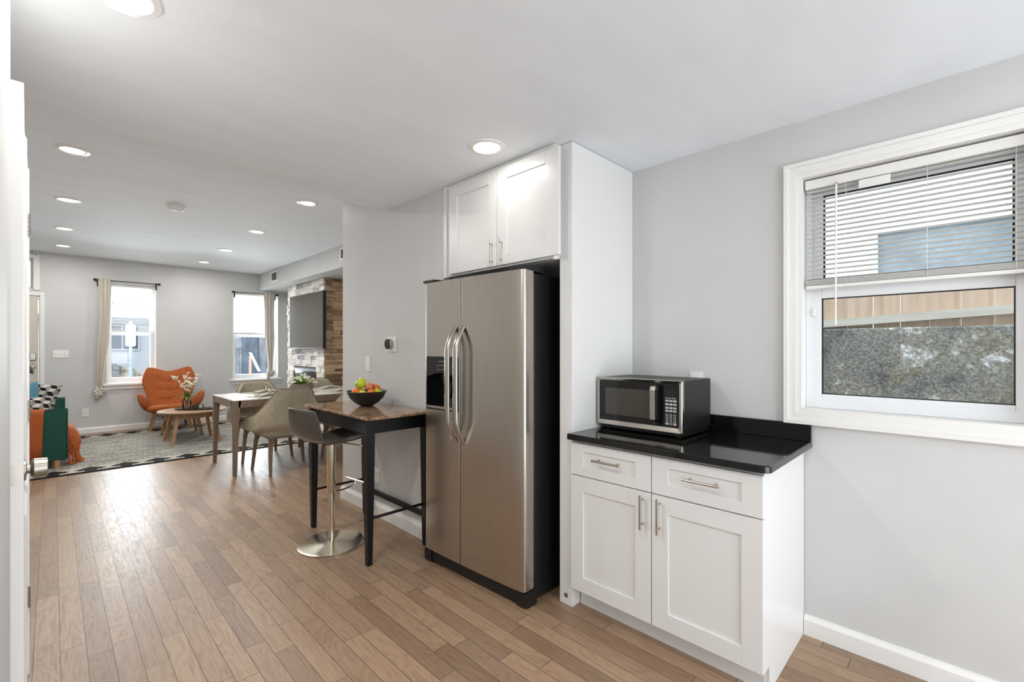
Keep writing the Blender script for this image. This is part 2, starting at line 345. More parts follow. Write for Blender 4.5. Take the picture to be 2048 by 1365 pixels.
bb('baseboard_far', [(3.6, YF), (-.085, YF)][::-1][::-1], .016, .092, 'white baseboard below the two street windows')

# ------------------------------------------------------------------ kitchen window
def frame(bm, x0, x1, y0, y1, z0, z1, w_, axis='x', b_=0):
    # rectangular frame of section width w_ (l, r, b, t)
    l, r, bo, t = w_ if isinstance(w_, tuple) else (w_,)*4
    if axis == 'x':
        bm.box(x0, x1, y0, y0+l, z0, z1, b_); bm.box(x0, x1, y1-r, y1, z0, z1, b_); bm.box(x0, x1, y0+l, y1-r, z0, z0+bo, b_); bm.box(x0, x1, y0+l, y1-r, z1-t, z1, b_)
    else:
        bm.box(x0, x0+l, y0, y1, z0, z1, b_); bm.box(x1-r, x1, y0, y1, z0, z1, b_); bm.box(x0+l, x1-r, y0, y1, z0, z0+bo, b_); bm.box(x0+l, x1-r, y0, y1, z1-t, z1, b_)
    return bm
win = thing('window_1', 'white kitchen window with raised blind, looking onto a concrete garden wall', 'window', (2.523, .18, 1.056), kind='structure')
y0, y1, z0, z1 = W1
# casing: three stepped mitred mouldings
b = MB(); c = .061
for (i0, i1, d) in ((0, .012, .012), (.010, .044, .016), (.043, c, .024)):
    def ring(off): return [(y0-off, z0-off), (y1+off, z0-off), (y1+off, z1+off), (y0-off, z1+off)]
    A, Bq = ring(i0), ring(i1)
    for k in range(4):
        a0, a1, b0, b1 = A[k], A[(k+1) % 4], Bq[k], Bq[(k+1) % 4]
        b.loft([[(2.5225-dd, p[0], p[1]) for dd, p in ((0, a0), (d, a0), (d, b0), (0, b0))], [(2.5225-dd, p[0], p[1]) for dd, p in ((0, a1), (d, a1), (d, b1), (0, b1))]])
b.build('casing', 'trim_white', win)
b = MB(); t = .012; frame(b, 2.512, 2.62, y0-.001, y1+.001, z0-.001, z1+.001, t); b.build('jamb', 'trim_white', win)
b = MB(); frame(b, 2.60, 2.69, y0+.012, y1-.012, z0+.012, z1-.012, (.022, .022, .045, .03)); b.build('window_frame', 'vinyl_white', win)
lo = frame(MB(), 2.605, 2.635, y0+.032, y1-.032, z0+.05, 1.655, (.042, .042, .028, .062), b_=.003).build('lower_sash', 'vinyl_white', win)
b = MB().box(2.597, 2.607, .30, .38, 1.640, 1.648, .002).box(2.597, 2.607, .06, .14, 1.640, 1.648, .002); b.build('lift_tab', 'vinyl_white', lo)
g = MB(); frame(g, 2.610, 2.628, y0+.073, y1-.073, z0+.077, 1.594, .005); g.build('glazing_gasket', 'dark_gap', lo)
box(2.617, 2.621, y0+.074, y1-.074, z0+.078, 1.593).build('pane', 'pane', lo)
up = frame(MB(), 2.642, 2.672, y0+.034, y1-.034, 1.62, z1-.042, (.04, .04, .05, .035), b_=.003).build('upper_sash', 'vinyl_white', win)
g = MB(); frame(g, 2.646, 2.664, y0+.073, y1-.073, 1.669, z1-.076, .007); g.build('glazing_gasket', 'dark_gap', up)
box(2.654, 2.658, y0+.075, y1-.075, 1.67, z1-.077).build('pane', 'pane', up)
box(2.593, 2.606, y1-.052, y1-.036, 1.508, 1.545, .003).build('sash_latch', 'vinyl_white', win)
# blind (hangs in the window recess)
bl = thing('window_blind', 'white slatted venetian blind covering the top half of the kitchen window', 'blind', (2.565, .18, 2.15))
by0, by1 = -.188, .553
box(2.548, 2.588, by0, by1, 2.112, 2.155, .003).build('head_rail', 'blind_white', bl)
b = MB(); zz = 1.682; nsl = 20; dz = (2.102-zz)/(nsl-1); rnd = random.Random(4)
for i in range(nsl):
    zc = zz+i*dz; rings = []
    for yy in (by0+.003, by1-.003):
        arc = [(2.556+.0245*k/4, yy, zc+.0022*(1-((k-2)/2)**2)-.004*(k/4-.5)) for k in range(5)]
        rings.append(arc+[(p[0], p[1], p[2]-.0007) for p in arc[::-1]])
    b.loft(rings)
for i in range(9):
    b.box(2.556, 2.580, by0+.003, by1-.003, 1.655+i*.0028, 1.6563+i*.0028)
b.build('slats', 'blind_white', bl)
box(2.555, 2.582, by0+.002, by1-.002, 1.636, 1.652, .003).build('bottom_rail', 'blind_white', bl)
for yy in (.394, .118, -.13):
    cdx = MB()
    for xx in (2.5545, 2.5820): cdx.tube([(xx, yy, 2.115), (xx, yy, 1.64)], .0007, 5)
    cdx.build('ladder_cord', 'blind_white', bl)
MB().tube([(2.543, .428, 2.112), (2.541, .43, 1.46)], .0042, 6).build('tilt_wand', 'plastic_white', bl)
MB().sphere((2.546, .428, 2.114), .007, 10, 6).build('wand_hook', 'nickel', bl)
box(2.546, 2.549, .235, .345, 2.07, 2.1065).build('valance_clip', 'blind_white', bl)
# ------------------------------------------------------------------ far windows
def far_window(n, wv, label, sill_ext):
    x0, x1, z0, z1 = wv; win = thing('window_%d' % n, label, 'window', ((x0+x1)/2, YF, z0), kind='structure')
    mid = 1.60
    b = MB(); frame(b, x0-.002, x1+.002, YF-.002, 10.16, z0-.002, z1+.002, .012, 'y'); b.build('jamb', 'trim_white', win)
    MB().box(x0-.055, x1+.055, YF-.055, YF+.03, z0-.035, z0+.003, .008).box(x0-.03, x1+.03, YF-.02, YF, z0-.095, z0-.035, .005).build('window_sill', 'trim_white', win)
    b = MB(); frame(b, x0+.01, x1-.01, 10.03, 10.12, z0+.01, z1-.01, (.025, .025, .03, .025), 'y'); b.build('window_frame', 'vinyl_white', win)
    s = frame(MB(), x0+.03, x1-.03, 10.04, 10.07, z0+.035, mid+.025, (.04, .04, .055, .05), 'y').build('lower_sash', 'vinyl_white', win)
    box(x0+.068, x1-.068, 10.053, 10.056, z0+.088, mid-.023).build('pane', 'pane', s)
    s = frame(MB(), x0+.03, x1-.03, 10.075, 10.105, mid-.02, z1-.03, (.04, .04, .045, .05), 'y').build('upper_sash', 'vinyl_white', win)
    box(x0+.068, x1-.068, 10.088, 10.091, mid+.022, z1-.078).build('pane', 'pane', s)
    return win
far_window(2, WIN[0], 'left street window behind the orange armchair', .05)
far_window(3, WIN[1], 'right street window behind the dining table, beside the stone chimney', .05)
def far_blind(wv, label, wand_x):
    x0, x1, z0, z1 = wv; bl = thing('window_blind', label, 'blind', ((x0+x1)/2, 9.99, z1-.02))
    box(x0+.02, x1-.02, 9.97, 10.01, z1-.055, z1-.014, .003).build('head_rail', 'blind_white', bl)
    b = MB(); n = 38; za = 1.66
    for i in range(n):
        zc = za+(z1-.065-za)*i/(n-1); b.box(x0+.024, x1-.024, 9.978, 10.002, zc, zc+.0012)
    b.build('slats', 'blind_white', bl)
    box(x0+.022, x1-.022, 9.978, 10.002, 1.632, 1.648, .003).build('bottom_rail', 'blind_white', bl)
    MB().tube([(wand_x, 9.966, z1-.05), (wand_x, 9.966, 1.72)], .004, 6).build('tilt_wand', 'plastic_white', bl)
far_blind(WIN[0], 'white slatted blind over the top half of the left street window', .675)
far_blind(WIN[1], 'white slatted blind over the top half of the right street window', 2.50)
# ------------------------------------------------------------------ front door and transom
d = thing('door_2', 'cream front door with nickel locks at the far left', 'door', ((DOOR[0]+DOOR[1])/2, YF, 0), kind='structure')
b = MB(); e = .052
b.box(DOOR[1], DOOR[1]+e, YF-.018, YF, 0, DOOR[3]+e, .004); b.box(DOOR[0]-e, DOOR[0], YF-.018, YF, 0, DOOR[3]+e, .004); b.box(DOOR[0]-e, DOOR[1]+e, YF-.022, YF, DOOR[3], DOOR[3]+e, .004)
b.build('casing', 'trim_white', d)
b = MB(); b.box(DOOR[1]-.012, DOOR[1], YF, YF+.14, 0, DOOR[3]); b.box(DOOR[0], DOOR[0]+.012, YF, YF+.14, 0, DOOR[3]); b.box(DOOR[0], DOOR[1], YF, YF+.14, DOOR[3]-.012, DOOR[3]); b.build('jamb', 'trim_white', d)
lf = box(DOOR[0]+.016, DOOR[1]-.020, YF+.012, YF+.057, .005, DOOR[3]-.02, .003).build('door_leaf', 'cream_door', d)
MB().box(-.245, -.175, YF-.004, YF+.013, 1.17, 1.285, .01).lathe([(.028, YF-.03), (.028, YF+.005)], (-.205, 0, 1.235), 16, 'y').build('deadbolt', 'nickel', d)
MB().lathe([(.02, YF-.04), (.032, YF-.025), (.026, YF), (.03, YF+.012)], (-.205, 0, 1.085), 16, 'y').build('door_knob', 'nickel', d)
tw = thing('window_4', 'small white transom window above the front door at far left', 'window', ((TR[0]+TR[1])/2, YF, TR[2]), kind='structure')
b = MB(); b.box(TR[1]-.005, TR[1]+.065, YF-.016, YF, TR[2]-.02, TR[3]+.06, .004); b.box(TR[0]-.06, TR[1], YF-.016, YF, TR[3], TR[3]+.06, .004); b.build('casing', 'trim_white', tw)
frame(MB(), TR[0], TR[1], YF+.06, YF+.1, TR[2], TR[3], .035, 'y').build('window_frame', 'vinyl_white', tw)
box(TR[0]+.03, TR[1]-.03, YF+.078, YF+.082, TR[2]+.03, TR[3]-.03).build('pane', 'pane', tw)
# ------------------------------------------------------------------ open interior door at the left edge
d = thing('door_1', 'open white panelled door with nickel knob at the left picture edge', 'door', (-.079, 2.745, 0), 0, kind='structure')
ORG[d.name] = (0, 0, 0); d.rotation_euler = (0, 0, R(1.48))     # geometry below is local: hinge edge at y=0, lock edge at y=-.93
lf = MB(); lf.box(-.035, 0, -.93, 0, .012, 2.075, .002)
lf.build('door_leaf', 'trim_white', d, local=True)
for (ya, yb) in ((-.83, -.52), (-.41, -.10)):
    for (za, zb) in ((1.72, 1.97), (1.02, 1.62), (.22, .88)):
        q = MB(); q.loft([[(0, ya, za), (0, yb, za), (0, yb, zb), (0, ya, zb)], [(.006, ya+.012, za+.012), (.006, yb-.012, za+.012), (.006, yb-.012, zb-.012), (.006, ya+.012, zb-.012)], [(.001, ya+.03, za+.03), (.001, yb-.03, za+.03), (.001, yb-.03, zb-.03), (.001, ya+.03, zb-.03)], [(.007, ya+.06, za+.06), (.007, yb-.06, za+.06), (.007, yb-.06, zb-.06), (.007, ya+.06, zb-.06)]])
        q.build('raised_panel', 'trim_white', d, local=True)
jb = MB().box(-.055, .012, .012, .06, 0, 2.10, .002).build('door_jamb', 'trim_white', d, local=True)
for zc in (1.865, 1.095, .325):
    h = MB().box(-.012, .005, .0095, .0125, zc-.045, zc+.045).build('hinge', 'door_nickel', d, local=True)
    k = MB()
    for q in range(5): k.lathe([(.006, zc-.045+q*.018+.001), (.006, zc-.045+q*.018+.017)], (.009, .006, 0), 10)
    k.build('hinge_knuckle', 'door_nickel', h, smooth=40, local=True)
kn = MB().lathe([(.03, 0), (.03, .004), (.012, .006), (.012, .012), (.022, .014), (.0285, .02), (.0265, .046), (.02, .048)], (0, -.865, 1.012), 24, 'x').build('door_knob', 'door_nickel', d, smooth=30, local=True)
MB().box(-.028, -.006, -.9315, -.929, .985, 1.04).build('latch_plate', 'nickel', d, local=True)

# ================================================================== KITCHEN
def shaker(bm, x0, x1, y0, y1, z0, z1, st, rec=.008):        # door slab facing -x with recessed flat panel
    yi0, yi1 = y0+st[0], y1-st[1]; zi0, zi1 = z0+st[2], z1-st[3]
    bm.box(x0, x1, y0, yi0, z0, z1, .0012, 1); bm.box(x0, x1, yi1, y1, z0, z1, .0012, 1); bm.box(x0, x1, yi0, yi1, z0, zi0, .0012, 1); bm.box(x0, x1, yi0, yi1, zi1, z1, .0012, 1)
    bm.box(x0+rec, x1-.001, yi0-.003, yi1+.003, zi0-.003, zi1+.003); return bm
def bar(bm, p0, p1, xp, xf_, r=.0055, ins=.022):            # bar pull: bar at x=xp from p0 to p1 (y,z), posts to x=xf_
    bm.tube([(xp, p0[0], p0[1]), (xp, p1[0], p1[1])], r, 12)
    d_ = Vector((p1[0]-p0[0], p1[1]-p0[1])).normalized()*ins
    for q, sg in ((p0, 1), (p1, -1)): bm.tube([(xp, q[0]+sg*d_[0], q[1]+sg*d_[1]), (xf_, q[0]+sg*d_[0], q[1]+sg*d_[1])], r*.72, 10)
    return bm
# end panel beside the refrigerator
t = thing('cabinet_end_panel', 'tall white end panel between the refrigerator and the base cabinet', 'cabinet panel', (2.2, 1.5, 0))
MB().box(1.933, 2.522, 1.463, 1.481, 0, 2.437, .001, 1).box(1.915, 1.934, 1.463, 1.546, 0, 2.437, .0012, 1).build('panel', 'cabinet_white', t)
box(1.9132, 1.9155, 1.492, 1.514, .038, .060).build('steel_square', 'nickel', t)
# upper cabinet
t = thing('wall_cabinet', 'white two-door wall cabinet above the refrigerator', 'cabinet', (2.2, 2.0, 1.83))
MB().box(1.872, 2.52, 1.548, 2.470, 1.832, 2.432).box(1.860, 1.885, 2.470, 2.506, 1.826, 2.437, .001, 1).box(1.868, 1.89, 1.546, 1.556, 1.826, 2.437).box(1.869, 1.885, 1.55, 2.47, 2.415, 2.437).build('cabinet_body', 'cabinet_white', t)
for ya, yb, hy in ((1.502, 1.967, 1.925), (1.971, 2.432, 2.008)):
    dd = shaker(MB(), 1.850, 1.870, ya, yb, 1.842, 2.410, (.092, .078, .064, .07) if ya < 1.6 else (.072, .084, .064, .07)).build('door', 'cabinet_white', t)
    bar(MB(), (hy, 1.848), (hy, 1.994), 1.820, 1.851).build('handle', 'nickel', dd, smooth=40)
# base cabinet
t = thing('base_cabinet', 'white base cabinet with two drawers over two doors', 'cabinet', (2.2, 1.0, 0))
b = MB(); b.prism([(1.921, .105), (1.921, .883), (2.519, .883), (2.519, .001), (1.985, .001), (1.985, .105)], 'y', .551, 1.460)
b.build('cabinet_body', 'cabinet_white', t)
box(1.980, 1.987, .567, 1.455, .001, .104).build('toe_kick', 'cabinet_white', t)
for ya, yb in ((.549, 1.006), (1.011, 1.461)):
    lft = ya > 1
    dr = shaker(MB(), 1.900, 1.920, ya, yb, .704, .868, (.078, .078, .050, .042)).build('drawer', 'cabinet_white', t)
    bar(MB(), (1.158, .8) if lft else (.702, .8), (1.31, .8) if lft else (.853, .8), 1.868, 1.909).build('handle', 'nickel', dr, smooth=40)
    do = shaker(MB(), 1.900, 1.920, ya, yb, .110, .699, (.078, .078, .077, .077)).build('door', 'cabinet_white', t)
    hy = 1.047 if lft else .965
    bar(MB(), (hy, .535), (hy, .689), 1.868, 1.901).build('handle', 'nickel', do, smooth=40)
def rrect(x0, x1, y0, y1, r, n=6):
    p = []
    for cx, cy, a0 in ((x1-r, y1-r, 0), (x0+r, y1-r, 90), (x0+r, y0+r, 180), (x1-r, y0+r, 270)):
        for k in range(n+1): a = R(a0+90*k/n); p.append((cx+r*math.cos(a), cy+r*math.sin(a)))
    return p
t = thing('countertop', 'black granite countertop with backsplash on the white base cabinet', 'countertop', (2.2, 1.0, .884))
poly = [(2.522, .518), (2.522, 1.4615), (1.870, 1.4615)]
for k in range(9): a = R(180+90*k/8); poly.append((1.870+.035+.035*math.cos(a), .518+.035+.035*math.sin(a)))
def inset(pl, d_):
    cx = sum(p[0] for p in pl)/len(pl); cy = sum(p[1] for p in pl)/len(pl)
    return [(p[0]+(d_ if p[0] < 2.2 else 0), p[1]+(d_ if p[1] < .9 else 0)) for p in pl]
b = MB(); b.loft([[(p[0], p[1], z) for p in inset(poly, d_)] for z, d_ in ((.884, .003), (.887, 0), (.910, 0), (.914, .004))]); b.build('slab', 'black_granite', t)
box(2.503, 2.5225, .519, 1.4615, .914, .9975, .002).build('backsplash', 'black_granite', t)
# microwave
t = thing('microwave_oven', 'stainless and black microwave oven on the black countertop', 'microwave', (2.3, 1.21, .914))
xf0 = 2.125; ya, yb, za, zb = .967, 1.4525, .940, 1.197
box(xf0+.022, 2.473, ya+.002, yb-.002, za+.002, zb-.002, .006).build('casing', 'black_satin', t)
# front bezel with sloped inner edge
def rr2(o, r): return [(y, z) for y, z in rrect(ya+o, yb-o, za+o, zb-o, r, 4)]
b = MB(); b.loft([[(xf0+.022, y, z) for y, z in rr2(0, .006)], [(xf0+.003, y, z) for y, z in rr2(0, .006)], [(xf0, y, z) for y, z in rr2(.003, .006)]], cap=False)
inner = rrect(ya+.022, yb-.014, za+.028, zb-.018, .014, 4); outer = rr2(.003, .006)
b.loft([[(xf0, y, z) for y, z in outer], [(xf0+.009, y, z) for y, z in inner]], cap=False)
b.build('bezel', 'stainless_trim', t, smooth=25)
dg = box(xf0+.006, xf0+.02, 1.068, yb-.013, za+.026, zb-.016).build('door_glass', 'black_gloss', t)
MB().prism(rrect(1.137, 1.402, .998, 1.141, .006, 3), 'x', xf0+.0052, xf0+.0062).build('viewing_window', 'smoke_glass', dg)
cp = box(xf0+.006, xf0+.02, ya+.02, 1.066, za+.026, zb-.016).build('control_panel', 'black_gloss', t)
b = MB(); b.loft([[(x, y, z) for y, z in ((1.094, za_), (1.122, za_))] for x, za_ in ((xf0+.006, .972), (xf0-.02, .982), (xf0-.026, 1.0), (xf0-.026, 1.145), (xf0-.02, 1.163), (xf0+.006, 1.173))], closed=False)
hb = b.build('handle', 'stainless_trim', t)
mdf = hb.modifiers.new('t', 'SOLIDIFY'); mdf.thickness = .006; mdf.offset = -1
MB().prism([(xf0+.006, .972), (xf0-.018, .984), (xf0-.022, 1.0), (xf0-.022, 1.145), (xf0-.018, 1.161), (xf0+.006, 1.173)], 'y', 1.080, 1.094).build('handle_side', 'black_gloss', t)
MB().prism(rrect(1.0, 1.056, 1.118, 1.148, .003, 2), 'x', xf0+.0052, xf0+.0062).build('display', 'display', cp)
def text(name, s, m, size, loc, rot, parent, ext=.0002):
    cu = bpy.data.curves.new(name, 'FONT'); cu.body = s; cu.size = size; cu.align_x = 'CENTER'; cu.align_y = 'CENTER'; cu.extrude = ext
    o = bpy.data.objects.new(name, cu); C.objects.link(o); dg_ = bpy.context.evaluated_depsgraph_get(); dg_.update()
    me = bpy.data.meshes.new_from_object(o.evaluated_get(dg_)); bpy.data.objects.remove(o); bpy.data.curves.remove(cu)
    return me
def textobj(name, items, m, size, rot, parent, org):
    bm = bmesh.new()
    for s, loc in items:
        me = text(name, s, m, size, None, None, None)
        me.transform(Matrix.Translation(Vector(loc)-Vector(org)) @ rot); bm.from_mesh(me); bpy.data.meshes.remove(me)
    me = bpy.data.meshes.new(name); bm.to_mesh(me); bm.free(); me.materials.append(M[m])
    o = bpy.data.objects.new(name, me); C.objects.link(o); o.parent = parent; return o
FACE_NEG_X = Matrix(((0, 0, -1, 0), (-1, 0, 0, 0), (0, 1, 0, 0), (0, 0, 0, 1)))     # text reads along -y, faces -x
yy = (1.0465, 1.0265, 1.0065); nums = [('1', '2', '3'), ('4', '5', '6'), ('7', '8', '9'), ('', '0', '')]
def key(y_, zc, w_, h_, ch):
    b = MB(); b.box(xf0+.0044, xf0+.0062, y_-w_, y_+w_, zc-h_, zc+h_, .0016, 1)
    if ch:
        me = text('digit', ch, None, .0058, None, None, None); me.transform(Matrix.Translation((xf0+.0042, y_, zc)) @ FACE_NEG_X); n0 = len(b.b.faces); b.b.from_mesh(me); bpy.data.meshes.remove(me); b.b.faces.ensure_lookup_table()
        for f in b.b.faces[n0:]: f.material_index = 1
    else: b.mi = 1; b.box(xf0+.0040, xf0+.0046, y_-w_*.58, y_+w_*.58, zc-.0008, zc+.0012)
    b.build('button', ['button', 'keyprint'], cp)
for r_ in range(4):
    for y_ in yy: key(y_, 1.097-.0172*r_-(.001 if r_ < 3 else -.001), .0082, .0050, '')
    for y_, ch in zip(yy, nums[r_]): key(y_, 1.0265-.0143*r_, .0062 if ch else .0085, .0052, ch)
textobj('brand_lettering', [('Hamilton Beach', (xf0+.0052, 1.0275, 1.1095))], 'print_white', .0088, FACE_NEG_X, cp, ORG[cp.name])
box(xf0+.03, 2.46, ya+.012, yb-.012, .922, .944).build('shadow_filler', 'black_satin', t)  # black block put in as the dark shadow beneath the microwave
for px_ in (xf0+.05, 2.44):
    for py_ in (ya+.04, yb-.04): MB().lathe([(.012, .9142), (.014, .942)], (px_, py_, 0), 12).build('foot', 'rubber', t)
# outlets and switches
def plate(name, label, cat, loc, axis, w_, h_, kind, group=None):
    t = thing(name, label, cat, loc); x, y, z = loc
    def bx(u0, u1, v0, v1, d0, d1, bev=0):
        if axis == 'x': return box(x-d1, x-d0, y+u0, y+u1, z+v0, z+v1, bev)
        return box(x+u0, x+u1, y-d1, y-d0, z+v0, z+v1, bev)
    pl = bx(-w_/2, w_/2, -h_/2, h_/2, 0, .006, .002).build('cover_plate', 'plastic_white', t)
    if kind == 'outlet':
        for v in (-.02, .02):
            f = bx(-.017, .017, v-.014, v+.014, .005, .008, .002).build('socket', 'plastic_white', t)
            for u in (-.007, .007): bx(u-.0015, u+.0015, v-.004, v+.005, .0078, .0083).build('slot', 'dark_gap', f)
    elif kind == 'rocker': bx(-.017, .017, -.033, .033, .005, .010, .002).build('rocker', 'plastic_white', t)
    elif kind == 'triple':
        for u in (-.058, -.0): bx(u-.005, u+.005, -.012, .012, .005, .014, .002).build('toggle', 'plastic_white', t)
        bx(.04, .074, -.033, .033, .005, .010, .002).build('rocker', 'plastic_white', t)
    return t
plate('wall_outlet', 'white wall outlet partly hidden behind the microwave', 'outlet', (2.5225, 1.066, 1.165), 'x', .072, .115, 'rocker')
plate('light_switch', 'white rocker switch plate on the wall above the fruit bowl', 'light switch', (1.8595, 3.542, 1.222), 'x', .076, .122, 'rocker')
plate('wall_outlet', 'white wall outlet low behind the bar table', 'outlet', (1.8595, 3.395, .322), 'x', .076, .115, 'outlet')
plate('wall_outlet', 'white wall outlet low on the far wall left of the orange armchair', 'outlet', (.37, YF-.0005, .33), 'y', .08, .125, 'outlet')
plate('light_switch', 'white triple switch plate on the far wall beside the front door', 'light switch', (.09, YF-.0005, 1.265), 'y', .175, .12, 'triple')
t = thing('thermostat', 'round black and steel thermostat on a white wall plate', 'thermostat', (1.8595, 3.165, 1.385))
box(1.851, 1.8595, 3.098, 3.228, 1.327, 1.441, .003).build('wall_plate', 'plastic_white', t)
MB().lathe([(.040, 1.851), (.042, 1.846), (.042, 1.826), (.040, 1.822)], (0, 3.172, 1.386), 32, 'x').build('dial_ring', 'stainless_trim', t, smooth=30)
MB().lathe([(.039, 1.823), (.036, 1.818), (.0, 1.816)], (0, 3.172, 1.386), 32, 'x', cap=False).build('dial_face', 'black_gloss', t, smooth=40)

# ------------------------------------------------------------------ refrigerator (local frame: +y along the front to the left, +x into the room wall)
fr = thing('refrigerator', 'stainless side-by-side refrigerator with black sides and ice dispenser', 'refrigerator', (1.712, 1.617, 0), 2.6)
ORG[fr.name] = (0, 0, 0); W_ = .838
box(.088, .765, .006, W_-.006, .018, 1.752, .004).build('cabinet', 'black_texture', fr, local=True)
box(.074, .090, .012, W_-.012, .09, 1.748).build('door_gasket', 'dark_gap', fr, local=True)
def bow(y): return -.010*(1-((y-W_/2)/(W_/2))**2)
def dpoly(a, b_, ra=0, rb=0, n=14, depth=.076):
    pts = [(depth, a)]
    if ra:
        for k in range(7): q = R(180*0+90*k/6); pts.append((bow(a)+ra-ra*math.sin(q)+.0, a+ra-ra*math.cos(q)))
    else: pts.append((bow(a), a))
    for k in range(1, n): y = a+ra+(b_-rb-a-ra)*k/n; pts.append((bow(y), y))
    if rb:
        for k in range(7): q = R(90*k/6); pts.append((bow(b_)+rb-rb*math.cos(q), b_-rb+rb*math.sin(q)))
    else: pts.append((bow(b_), b_))
    pts.append((depth, b_)); return pts
rd = MB().prism(dpoly(0, .4835, .022, .003), 'z', .090, 1.765).build('fresh_food_door', 'stainless', fr, smooth=35, local=True)
D0, D1, E0, E1 = .500, .803, .975, 1.303
b = MB(); b.prism(dpoly(.4895, W_, .003, .022), 'z', .090, E0); b.prism(dpoly(.4895, W_, .003, .022), 'z', E1, 1.765)
b.prism(dpoly(.4895, D0, .003, 0, 4), 'z', E0, E1); b.prism(dpoly(D1, W_, 0, .022, 4), 'z', E0, E1)
ld = b.build('freezer_door', 'stainless', fr, smooth=35, local=True)
def handle(y):
    p = [(-.004, .800), (-.022, .830), (-.044, .868), (-.060, .905), (-.066, .945), (-.067, 1.14), (-.066, 1.335), (-.060, 1.375), (-.044, 1.412), (-.022, 1.450), (-.004, 1.480)]
    rings = []
    for i, (x, z) in enumerate(p):
        a = Vector(p[max(0, i-1)]); c_ = Vector(p[min(len(p)-1, i+1)]); d_ = (c_-a).normalized(); nx, nz_ = d_[1], -d_[0]
        rings.append([(x+bow(y)+nx*.012*math.sin(q), y+.019*math.cos(q), z+nz_*.012*math.sin(q)) for q in [2*math.pi*k/14 for k in range(14)]])
    return MB().loft(rings)
handle(.452).build('handle', 'stainless_trim', rd, smooth=50, local=True); handle(.524).build('handle', 'stainless_trim', ld, smooth=50, local=True)
dp = frame(MB(), -.012, .07, D0, D1, E0, E1, (.010, .006, .018, .006)).build('dispenser', 'black_gloss', fr, local=True)
arch = [(D1-.005, E1-.005), (D0+.008, E1-.005)]+[(D0+.008+(D1-D0-.013)*k/12, 1.176+.028*math.sin(math.pi*k/12)) for k in range(13)]
b = MB(); b.prism(arch, 'x', -.012, .02); b.mi = 1
for r_ in range(2):
    for k in range(3): b.box(-.0128, -.0118, .60+.036*k, .626+.036*k, 1.222+.026*r_, 1.2265+.026*r_)
b.box(-.0128, -.0118, .615, .68, 1.272, 1.277)
b.build('control_panel', ['black_gloss', 'print_grey'], dp, local=True)
box(.058, .066, D0, D1, E0, E1).build('recess_back', 'black_gloss', dp, local=True)
b = MB(); b.tube([(.03, .655, 1.20), (.03, .655, 1.14)], [.03, .022], 14); b.build('nozzle', 'black_satin', dp, local=True)
MB().loft([[(.05, .625, 1.15), (.05, .69, 1.15), (.046, .69, 1.15), (.046, .625, 1.15)], [(.035, .630, 1.04), (.035, .685, 1.04), (.031, .685, 1.04), (.031, .630, 1.04)]]).build('paddle', 'black_satin', dp, local=True)
MB().prism([(-.014, D0+.01), (-.014, D1-.006), (.055, D1-.006), (.055, D0+.01)], 'z', E0+.010, E0+.024).build('drip_tray', 'stainless_trim', dp, local=True)
for ya, yb in ((-.004, .10), (W_-.10, W_+.004)):
    MB().loft([[(-.006, ya, 1.767), (-.006, yb, 1.767), (-.006, yb, 1.782), (-.006, ya, 1.782)], [(.16, ya, 1.756), (.16, yb, 1.756), (.16, yb, 1.79), (.16, ya, 1.79)]]).build('hinge_cover', 'black_satin', fr, local=True)
b = MB(); b.prism([(.012, .02), (.012, .082), (.09, .084), (.09, .012)], 'y', .01, W_-.01); b.build('base_grille', 'black_satin', fr, local=True)
for yc in (.03, W_-.03): MB().prism([(.006, .012), (.002, .03), (.004, .084), (.10, .084), (.10, .0), (.03, .0)], 'y', yc-.032, yc+.032).build('corner_foot', 'black_satin', fr, local=True)

# ------------------------------------------------------------------ bar table, stool, fruit
t = thing('bar_table', 'counter-height bar table with brown marble top and black wooden legs', 'table', (1.61, 3.1, 0))
tx0, tx1, ty0, ty1, tz = 1.355, 1.845, 2.595, 3.605, .926
b = MB(); pl = rrect(tx0, tx1, ty0, ty1, .03, 5)
def ins(pl, d_): cx, cy = (tx0+tx1)/2, (ty0+ty1)/2; return [(p[0]-d_*(1 if p[0] > cx else -1), p[1]-d_*(1 if p[1] > cy else -1)) for p in pl]
b.loft([[(p[0], p[1], z) for p in ins(pl, d_)] for z, d_ in ((.907, .004), (.910, 0), (.920, 0), (tz, .006))]); b.build('tabletop', 'brown_marble', t)
legs = {}
for lx, ly in ((1.393, 2.648), (1.815, 2.648), (1.393, 3.505), (1.815, 3.505)):
    sx = 1 if lx > 1.6 else -1; sy = 1 if ly > 3 else -1
    MB().loft([[(lx+a*.016, ly+c_*.016, 0) for a, c_ in ((-1, -1), (1, -1), (1, 1), (-1, 1))], [(lx+a*.022, ly+c_*.022, .35) for a, c_ in ((-1, -1), (1, -1), (1, 1), (-1, 1))], [(lx+a*.027, ly+c_*.027, .80) for a, c_ in ((-1, -1), (1, -1), (1, 1), (-1, 1))], [(lx+a*.027, ly+c_*.027, .907) for a, c_ in ((-1, -1), (1, -1), (1, 1), (-1, 1))]]).build('leg', 'black_wood', t)
MB().box(1.377, 1.397, 2.66, 3.49, .818, .907).box(1.811, 1.831, 2.66, 3.49, .818, .907).box(1.40, 1.81, 2.635, 2.655, .818, .907).box(1.40, 1.81, 3.498, 3.518, .818, .907).build('apron', 'black_wood', t)
for y_ in (2.652, 3.502): MB().tube([(1.393, y_, .285), (1.815, y_, .285)], .009, 10).build('stretcher', 'black_wood', t)
box(1.822, 1.842, 2.655, 3.50, .178, .212).build('stretcher', 'black_wood', t)
st = thing('bar_stool', 'swivel bar stool with bent dark seat on a round steel base', 'bar stool', (1.365, 3.125, 0), 8)
ORG[st.name] = (0, 0, 0)
